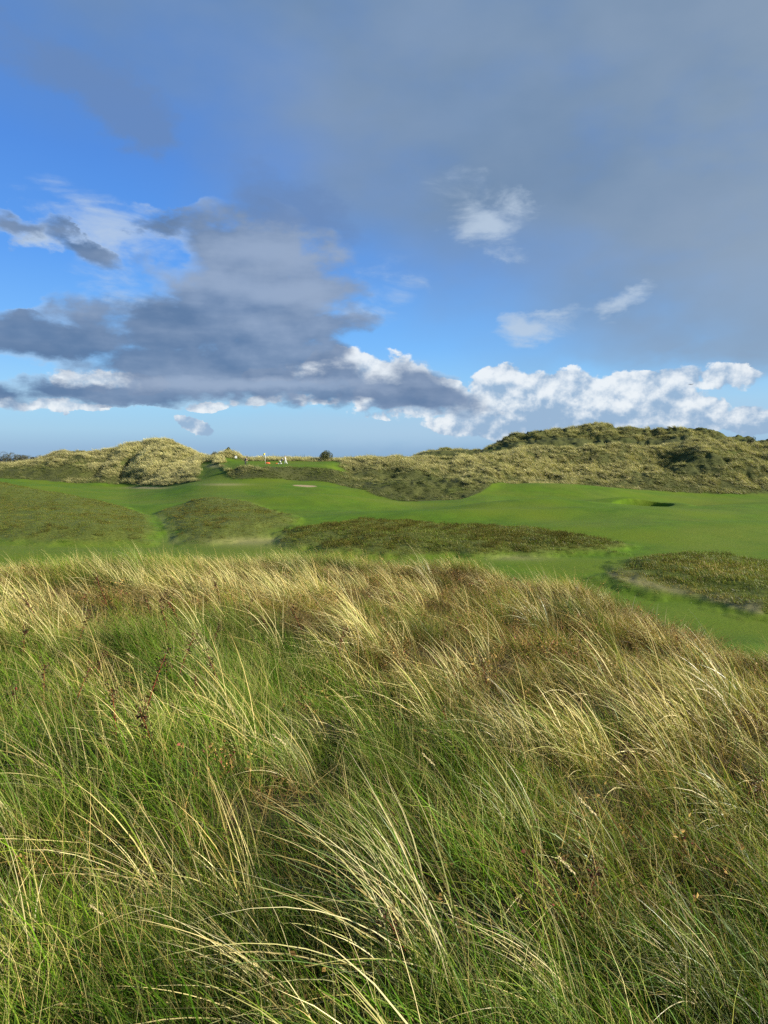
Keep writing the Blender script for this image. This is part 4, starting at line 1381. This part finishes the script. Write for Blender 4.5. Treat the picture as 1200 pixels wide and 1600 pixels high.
p = spot(27, 1115)
hip = obj("rose_twig", None, loc=p, label="dark red rose hip on a short twig in the grass at the left edge", cat="rose twig")
tube("twig", [(0.02, 0, -0.02), (0.012, 0, 0.06), (0, 0.0, 0.13), (-0.004, 0, 0.165)], [0.003, 0.0026, 0.002, 0.0016], M_TWIG, hip)
ball("rose_hip", 0.011, M_HIP, hip, sz=(1, 1, 1.15), off=(-0.004, 0, 0.176))
ml = MB()
nn = 16
leaves(ml, np.stack([rgs.uniform(-0.01, 0.02, nn), np.zeros(nn), rgs.uniform(0.03, 0.15, nn)], -1), rgs.normal(0, 1, (nn, 3)), rgs.uniform(0.015, 0.028, nn), rgs.uniform(0.008, 0.014, nn), colmix(nn, [(0.06, 0.05, 0.025), (0.09, 0.04, 0.03)], rg=rgs), rgs)
obj("foliage", ml.mesh("foliage", M_SOLOH, False), parent=hip, kind='stuff')


# ------------------------------------------------------------------ bushes and trees on the skyline
M_LEAF = leaf_mat("bush_leaf", 0.25, 0.6, 0.12, instanced=False)
M_BARK = plain("bush_bark", (0.09, 0.07, 0.05), 0.9, var=0.3, scale=12)


def crown_mesh(rg, rx, ry, rz, n, leaf, cols, lumps=12, z0=0.0, cone=0.0):
    """leaves in clumps spread through an uneven crown volume"""
    mb = MB()
    c = rg.normal(0, 1, (lumps, 3))
    c /= np.linalg.norm(c, axis=1, keepdims=True)
    c *= rg.uniform(0.35, 0.72, (lumps, 1))
    c[:, 2] = np.abs(c[:, 2]) * 1.1 - 0.25
    rad = rg.uniform(0.30, 0.46, lumps)
    i = rg.integers(0, lumps, n)
    d = rg.normal(0, 1, (n, 3))
    d /= np.linalg.norm(d, axis=1, keepdims=True)
    q = rg.uniform(0.55, 1.0, (n, 1)) ** 0.5
    P = c[i] + d * rad[i][:, None] * q
    shrink = 1 - cone * np.clip(P[:, 2:3] + 0.3, 0, 1)
    P[:, :2] *= shrink
    P = P * np.array([rx, ry, rz]) + np.array([0, 0, z0])
    col = colmix(n, cols, rg=rg, jit=0.2) * (0.8 + 0.4 * rg.random(lumps)[i][:, None])
    leaves(mb, P, d + rg.normal(0, 0.6, (n, 3)), rg.uniform(0.7, 1.3, n) * leaf, rg.uniform(0.5, 0.9, n) * leaf, col, rg)
    return mb


VT = {'round_bush': 702, 'pointed_bush': 696, 'tiny_bush': 714.5, 'ridge_bush': 682, 'knoll_bush': 707}


def bush(name, u, v_base, D, w, h, n, leaf, cols, label, cat, cone=0.0, lumps=12, group=None, sink=0.25):
    x = (u - 600) / F * D
    z = gz(x, D)
    zb = z_of(v_base, D) if v_base else z
    root = obj(name, None, loc=(x, D, z), label=label, cat=cat, group=group)
    lift = 0.0
    h = max(h, (HZ - VT[name]) / F * D - z + 0.1) if name in VT else h
    if name == 'thicket_tree': h = (HZ - v_base) / F * D - z + 1.0
    for k, (dx, tx) in enumerate([(0, -0.25), (0.05, 0.3), (-0.05, 0.02)]):
        tube("trunk", [(dx * w, 0, -0.2), (dx * w + tx * w * 0.15, 0, lift * 0.5 + h * 0.15), (dx * w + tx * w * 0.5, 0, lift + h * 0.55)], [0.09 * h / 2, 0.07 * h / 2, 0.02 * h / 2], M_BARK, root)
    me = crown_mesh(np.random.default_rng(int(abs(u) * 7 + D)), w / 2 / 0.95, w / 2 / 0.95, h / 1.55, n, leaf, cols, lumps, z0=lift + h * 0.36, cone=cone).mesh("crown", M_LEAF, False)
    obj("crown", me, parent=root, kind='stuff')
    return root


DKG = [(0.055, 0.075, 0.022), (0.085, 0.10, 0.028), (0.12, 0.125, 0.035), (0.04, 0.055, 0.02)]
bush("round_bush", 510, 716.5, 152, 3.5, 2.2, 5200, 0.13, DKG, "round dark green bush standing alone on the skyline, right of the flag", "bush", lumps=16)
bush("pointed_bush", 357, 707, 156, 2.7, 1.9, 3400, 0.13, DKG, "dark pointed bush on the grassy knoll at the right foot of the left dune", "bush", cone=0.75, lumps=10)
bush("tiny_bush", 535, 717.6, 190, 0.9, 0.5, 700, 0.09, DKG[:2], "tiny far dark bush on the skyline right of the round bush", "bush", lumps=6)
bush("ridge_bush", 1172, 687, 160, 2.2, 1.5, 1800, 0.12, DKG, "small dark bush on the skyline of the right dune near the right edge", "bush", lumps=9)
bush("knoll_bush", 336, 714, 152, 1.7, 1.3, 1400, 0.11, [(0.12, 0.12, 0.045), (0.08, 0.085, 0.03)], "low olive bush at the left end of the knoll below the pointed bush", "bush", lumps=9)
for i, (u, w, vt, lab) in enumerate([(-52, 6.0, 709, None), (-22, 6.0, 708, None), (4, 6.5, 707, "dark scrubby tree cut off by the left edge of the view, at the skyline"),
                                     (20, 5.5, 706, "tallest dark tree of the thicket at the far left"), (34, 5.0, 708, "dark tree right of the tallest one in the far left thicket"),
                                     (47, 4.5, 709.5, "lower grey-green tree near the right end of the far left thicket"), (60, 4.0, 712, "lowest tree at the right end of the far left thicket")]):
    bush("thicket_tree", u, vt, 192, w, 3, 3000, 0.17, [(0.07, 0.075, 0.032), (0.11, 0.10, 0.05), (0.05, 0.055, 0.03)],
         lab or ["outermost tree at the hidden left end of the far thicket", "thicket tree just outside the left edge of the view"][int(u > -30)], "tree", lumps=12, group="trees of the thicket at the far left")


# ------------------------------------------------------------------ the green: flag, golfers and their things
M_WHITE = plain("white_paint", (0.8, 0.8, 0.78), 0.45, var=0.04)
M_YEL = plain("yellow_cloth", (0.80, 0.66, 0.10), 0.7, var=0.06)
M_ORANGE = plain("orange_cloth", (0.55, 0.10, 0.03), 0.75, var=0.15)
M_NAVY = plain("navy_cloth", (0.018, 0.035, 0.07), 0.8, var=0.2)
M_DARK = plain("black_rubber", (0.02, 0.02, 0.022), 0.6, var=0.2)
M_SKIN = plain("skin", (0.50, 0.30, 0.21), 0.55, var=0.06)
M_HAIR = plain("hair", (0.05, 0.035, 0.025), 0.7, var=0.2)
M_PALE = plain("pale_cloth", (0.72, 0.72, 0.70), 0.8, var=0.06)
M_GREY = plain("grey_cloth", (0.30, 0.31, 0.34), 0.8, var=0.1)
M_METAL = plain("brushed_metal", (0.55, 0.55, 0.56), 0.35, 0.9, var=0.05)


def on(u, D):
    x = (u - 600) / F * D
    return x, D, gz(x, D)


x, y, z = on(415.3, 139)
fl = obj("flagstick", None, loc=(x, y, z), label="yellow flag on a white stick standing in the green", cat="flag")
tube("stick", [(0, 0, -0.1), (0, 0, 2.25)], 0.022, M_WHITE, fl, ring=8)
tube("cup", [(0, 0, -0.02), (0, 0, 0.006)], 0.054, M_WHITE, fl, ring=16)
V, Fc = [], []
for side in (0.004, -0.004):
    for i in range(9):
        for j in range(5):
            V.append((-0.02 - i * 0.055, side + 0.035 * math.sin(i * 0.95 + j * 0.25), 2.23 - j * 0.095 - i * 0.018))
for s_ in (0, 45):
    for i in range(8):
        for j in range(4):
            a_ = s_ + i * 5 + j
            f_ = (a_, a_ + 5, a_ + 6, a_ + 1)
            Fc.append(f_ if s_ == 0 else f_[::-1])
me = bpy.data.meshes.new("flag")
me.from_pydata(V, [], Fc)
me.materials.append(M_YEL)
obj("flag", me, fl)


def skin_body(name, joints, edges, radii, mat, parent=None, root=0, sub=2):
    me = bpy.data.meshes.new(name)
    me.from_pydata([Vector(j) for j in joints], edges, [])
    o = obj(name, me, parent)
    o.modifiers.new("skin", 'SKIN')
    sv = me.skin_vertices
    if not sv:
        bm_ = __import__('bmesh').new()
        bm_.from_mesh(me)
        bm_.verts.layers.skin.verify()
        bm_.to_mesh(me)
        bm_.free()
    for i, r in enumerate(radii):
        rr = r if hasattr(r, '__len__') else (r, r)
        me.skin_vertices[0].data[i].radius = rr
        me.skin_vertices[0].data[i].use_root = (i == root)
    s = o.modifiers.new("subdivision", 'SUBSURF')
    s.levels = s.render_levels = sub
    me.materials.append(mat)
    o.modifiers["skin"].use_smooth_shade = True
    return o


def person(loc, rz, J, label, top, legs, cap, group=None):
    """J: joint dictionary. One continuous body; clothes and hair over it."""
    r = obj("person", None, loc=loc, rot=(0, 0, rz), label=label, cat="person", group=group)
    names = ['pelvis', 'waist', 'chest', 'neck', 'head', 'crown', 'hipL', 'kneeL', 'ankleL', 'toeL', 'hipR', 'kneeR', 'ankleR', 'toeR', 'shL', 'elL', 'wrL', 'haL', 'shR', 'elR', 'wrR', 'haR']
    E = [(0, 1), (1, 2), (2, 3), (3, 4), (4, 5), (0, 6), (6, 7), (7, 8), (8, 9), (0, 10), (10, 11), (11, 12), (12, 13), (2, 14), (14, 15), (15, 16), (16, 17), (2, 18), (18, 19), (19, 20), (20, 21)]
    rad = [.12, .11, .125, .05, .085, .08, .085, .055, .04, .035, .085, .055, .04, .035, .055, .042, .03, .03, .055, .042, .03, .03]
    skin_body("body", [J[n] for n in names], E, rad, M_SKIN, r)
    P = lambda *n: [J[k] for k in n]
    skin_body("top", P('pelvis', 'waist', 'chest', 'shL', 'elL', 'shR', 'elR'), [(0, 1), (1, 2), (2, 3), (3, 4), (2, 5), (5, 6)], [.145, .135, .15, .075, .06, .075, .06], top, r)
    skin_body("trousers", P('pelvis', 'hipL', 'kneeL', 'ankleL', 'hipR', 'kneeR', 'ankleR'), [(0, 1), (1, 2), (2, 3), (0, 4), (4, 5), (5, 6)], [.138, .11, .08, .06, .11, .08, .06], legs, r)
    for s_ in 'LR':
        a, b = Vector(J['ankle' + s_]), Vector(J['toe' + s_])
        skin_body("shoe", [a - (b - a) * 0.3 - Vector((0, 0, 0.02)), a * 0.5 + b * 0.5, b], [(0, 1), (1, 2)], [.045, .05, .035], M_WHITE if top is M_PALE else M_DARK, r, sub=1)
    h, c = Vector(J['head']), Vector(J['crown'])
    fw = Vector(J['face'])
    m = h * 0.5 + c * 0.5
    ball("hair", 0.102, M_HAIR, r, off=tuple(m + (c - h) * 0.15 - fw * 0.02), sz=(1, 1, 1.05))
    ball("cap", 0.112, cap, r, off=tuple(m + (c - h) * 0.45), sz=(1, 1, 0.75))
    box("cap_brim", (-0.07, -0.07, -0.008), (0.07, 0.07, 0.008), cap, r, bev=0.004, loc=tuple(m + (c - h) * 0.25 + fw * 0.13), rot=(0, 0, math.atan2(fw.y, fw.x)))
    ball("nose", 0.016, M_SKIN, r, off=tuple(m + fw * 0.10), sz=(1.2, 0.8, 1.2), segs=8, rings=6)
    return r


# golfer bending over the putt, facing the hole (to the right)
putt = dict(pelvis=(-0.12, 0, 0.92), waist=(-0.06, 0, 1.06), chest=(0.10, 0, 1.27), neck=(0.22, 0, 1.40), head=(0.29, 0, 1.45), crown=(0.37, 0, 1.55), face=(0.75, 0, -0.6),
            hipL=(-0.12, 0.12, 0.88), kneeL=(-0.03, 0.16, 0.50), ankleL=(-0.08, 0.18, 0.10), toeL=(0.09, 0.20, 0.035), hipR=(-0.12, -0.12, 0.88), kneeR=(-0.03, -0.16, 0.50), ankleR=(-0.08, -0.18, 0.10), toeR=(0.09, -0.20, 0.035),
            shL=(0.14, 0.20, 1.27), elL=(0.22, 0.17, 1.00), wrL=(0.30, 0.05, 0.80), haL=(0.31, 0.02, 0.73), shR=(0.14, -0.20, 1.27), elR=(0.22, -0.17, 1.00), wrR=(0.30, -0.05, 0.78), haR=(0.31, -0.01, 0.69))
x, y, z = on(384.5, 136)
person((x, y, z), R(-15), putt, "golfer in dark navy clothes bending over a putt, left of the yellow flag", M_NAVY, M_DARK, M_DARK)
cl = obj("putter", None, loc=(x, y, z), rot=(0, 0, R(-15)), label="putter held by the golfer in navy", cat="golf club")
tube("shaft", [(0.31, 0, 0.76), (0.36, 0, 0.03)], [0.012, 0.008], M_METAL, cl)
box("club_head", (0.33, -0.03, 0.0), (0.38, 0.09, 0.035), M_METAL, cl, bev=0.006)
# golfer pushing the trolley, light clothes
walk = dict(pelvis=(0, 0, 0.95), waist=(-0.02, 0, 1.10), chest=(-0.05, 0, 1.36), neck=(-0.07, 0, 1.53), head=(-0.09, 0, 1.61), crown=(-0.10, 0, 1.74), face=(-1, 0, -0.1),
            hipL=(0.0, 0.11, 0.90), kneeL=(-0.12, 0.12, 0.52), ankleL=(-0.16, 0.12, 0.10), toeL=(-0.32, 0.12, 0.04), hipR=(0.0, -0.11, 0.90), kneeR=(0.12, -0.12, 0.50), ankleR=(0.34, -0.12, 0.14), toeR=(0.24, -0.12, 0.04),
            shL=(-0.05, 0.20, 1.40), elL=(-0.18, 0.22, 1.15), wrL=(-0.42, 0.14, 1.04), haL=(-0.50, 0.11, 1.03), shR=(-0.05, -0.20, 1.40), elR=(-0.18, -0.22, 1.15), wrR=(-0.42, -0.14, 1.04), haR=(-0.50, -0.11, 1.03))
x, y, z = on(446.5, 138)
person((x, y, z), R(8), walk, "golfer in pale clothes and grey cap pushing a trolley, right of the yellow flag", M_PALE, M_PALE, M_GREY)
tr = obj("golf_trolley", None, loc=(x - 0.55, y - 0.05, z), rot=(0, 0, R(8)), label="white golf trolley pushed by the golfer in pale clothes", cat="golf trolley")
tube("frame", [(0.06, 0, 1.03), (-0.35, 0, 0.62), (-0.62, 0, 0.22), (-0.80, 0, 0.16)], 0.022, M_WHITE, tr)
tube("handle", [(0.05, -0.16, 1.03), (0.05, 0.16, 1.03)], 0.018, M_DARK, tr)
tube("axle", [(-0.30, -0.34, 0.16), (-0.30, 0.34, 0.16)], 0.016, M_METAL, tr)
tube("strut", [(-0.30, 0, 0.16), (-0.40, 0, 0.56)], 0.016, M_WHITE, tr)


def wheel(parent, px, py, rr):
    n = 18
    V, Fc = [], []
    for i in range(n):
        a = 2 * math.pi * i / n
        for j in range(6):
            b = 2 * math.pi * j / 6
            q_ = rr - 0.02 + 0.02 * math.cos(b)
            V.append((px + q_ * math.cos(a), py + 0.022 * math.sin(b), rr + q_ * math.sin(a)))
    for i in range(n):
        for j in range(6):
            Fc.append((i * 6 + j, i * 6 + (j + 1) % 6, ((i + 1) % n) * 6 + (j + 1) % 6, ((i + 1) % n) * 6 + j))
    me = bpy.data.meshes.new("wheel")
    me.from_pydata(V, [], Fc)
    me.materials.append(M_DARK)
    w = obj("wheel", me, parent)
    tube("rim", [(px, py - 0.014, rr), (px, py + 0.014, rr)], rr - 0.045, M_WHITE, w, ring=14)


wheel(tr, -0.30, 0.33, 0.16)
wheel(tr, -0.30, -0.33, 0.16)
wheel(tr, -0.82, 0.0, 0.13)
bg_ = obj("golf_bag", None, loc=(x - 0.55, y - 0.05, z), rot=(0, 0, R(8)), label="dark golf bag lying on the white trolley", cat="golf bag")
tube("bag_body", [(-0.66, 0, 0.30), (-0.60, 0, 0.36), (-0.28, 0, 0.74), (-0.12, 0, 0.93), (-0.08, 0, 0.98)], [0.11, 0.14, 0.14, 0.15, 0.14], M_NAVY, bg_, ring=12)
box("pocket", (-0.60, -0.19, 0.42), (-0.36, -0.11, 0.66), M_PALE, bg_, bev=0.02)
for k in range(6):
    a = k * 1.05
    cx_, cy_ = 0.07 * math.cos(a), 0.07 * math.sin(a)
    sh = tube("club", [(-0.14 + cx_ * 0.7, cy_, 0.92), (0.02 + cx_ * 0.9, cy_ * 1.2, 1.16 + 0.03 * (k % 3))], 0.009, M_METAL, bg_)
    ball("club_head", 0.045, M_DARK, sh, segs=8, rings=6, sz=(1, 0.6, 0.8), off=(0.03 + cx_ * 0.9, cy_ * 1.2, 1.18 + 0.03 * (k % 3)))

# low orange cover and its small neighbour
x, y, z = on(418.5, 141)
oc = ball("orange_cover", 0.42, M_ORANGE, None, segs=18, rings=10, sz=(1.35, 0.55, 0.62), jitter=0.12, loc=(x, y, z + 0.02),
          label="low orange cloth cover heaped on the far edge of the green behind the flag", cat="cover")
x, y, z = on(432.5, 141)
ball("orange_bag", 0.2, M_ORANGE, None, segs=12, rings=8, sz=(1.3, 0.7, 0.5), jitter=0.15, loc=(x, y, z + 0.03), label="small orange bundle right of the bigger orange cover on the green", cat="bundle")
x, y, z = on(369.3, 150)
ws = obj("marker_board", None, loc=(x, y, z), label="small white marker board on posts, left of the golfer in navy", cat="marker")
box("board", (-0.24, -0.03, 0.28), (0.24, 0.03, 0.78), M_WHITE, ws, bev=0.01)
for sx in (-0.17, 0.17):
    tube("post", [(sx, 0.045, -0.1), (sx, 0.045, 0.72)], 0.02, M_WHITE, ws)
# marram knolls behind the green
rk = random.Random(9)
KL = ["just right of the golfer in navy", "second right of the golfer in navy", "left of the flagstick", "right of the orange cover", "left of the golf bag", "right of the golfer in pale clothes", "second right of the golfer in pale clothes",
      "midway between the pale golfer and the round bush", "two left of the round bush", "just left of the round bush", "just right of the round bush", "directly behind the golfer in navy", "behind the golfer in pale clothes"]
KN = [tuft_far(rgs, 60, 0.5, (0.4, 0.9), (0.02, 0.045), STRAW + MARR).mesh("marram_tussock", M_SOLO) for _ in range(3)]
for ki, (u, vt, s) in enumerate([(391, 711, 1.2), (396, 712, 1.3), (404, 713, 1.2), (428, 712, 1.2), (434, 712, 1.1), (462, 714, 1.1), (470, 714, 1.3), (478, 715, 1.1), (490, 714, 1.2), (500, 714, 1.2), (522, 714, 1.1), (388, 713, 0.9), (455, 716, 1.0)]):
    x, y, z = on(u, 150 + rk.uniform(0, 3))
    obj("dune_tussock", rk.choice(KN), loc=(x, y, z + 0.0), rot=(0, 0, rk.uniform(-.3, .3)), scale=s * 1.1, label="pale marram tussock on the skyline " + KL[ki], cat="grass tussock", group="marram tussocks behind the green")


# ------------------------------------------------------------------ the airliner
d = pix_dir(1079.5, 600.5)
pl = obj("airliner", None, loc=d * 5200 / d.y, rot=(0, 0, R(178)), label="tiny distant airliner in the sky above the white clouds on the right", cat="aeroplane")
M_PLANE = plain("aircraft_paint", (0.22, 0.24, 0.28), 0.4, var=0.05, scale=0.5)
tube("fuselage", [(-17.5, 0, 0.9), (-14, 0, 0.6), (-8, 0, 0), (12, 0, 0), (16.5, 0, -0.2), (18.5, 0, -0.6)], [0.3, 1.2, 2.0, 2.0, 1.4, 0.25], M_PLANE, pl, ring=14)


def wing(name, pts_, th, parent):
    n = len(pts_)
    V = [(a, b, c + th / 2) for a, b, c in pts_] + [(a, b, c - th / 2) for a, b, c in pts_]
    Fc = [tuple(range(n)), tuple(range(2 * n - 1, n - 1, -1))] + [(i, i + n, (i + 1) % n + n, (i + 1) % n) for i in range(n)]
    me = bpy.data.meshes.new(name)
    me.from_pydata(V, [], Fc)
    me.materials.append(M_PLANE)
    return obj(name, me, parent)


for s_ in (1, -1):
    w = wing("wing", [(4, 1.5 * s_, -0.8), (-5, 17 * s_, 0.8), (-6.8, 17 * s_, 0.8), (-3.5, 1.5 * s_, -0.8)], 0.35, pl)
    tube("engine", [(3.5, 5.5 * s_, -2.0), (2.8, 5.5 * s_, -2.0), (0.0, 5.5 * s_, -2.0), (-1.0, 5.5 * s_, -2.0)], [0.95, 1.15, 1.05, 0.6], M_PLANE, w, ring=12)
    wing("tailplane", [(-13, 0.8 * s_, 0.9), (-16, 6 * s_, 1.3), (-17.3, 6 * s_, 1.3), (-16.5, 0.8 * s_, 0.9)], 0.25, pl)
V = [(-11.5, 0.15, 1.6), (-16, 0.12, 7.2), (-18, 0.12, 7.2), (-17, 0.15, 1.2)]
me = bpy.data.meshes.new("tail_fin")
me.from_pydata(V + [(a, -b, c) for a, b, c in V], [], [(0, 1, 2, 3), (7, 6, 5, 4), (0, 4, 5, 1), (1, 5, 6, 2), (2, 6, 7, 3), (3, 7, 4, 0)])
me.materials.append(M_PLANE)
obj("tail_fin", me, pl)
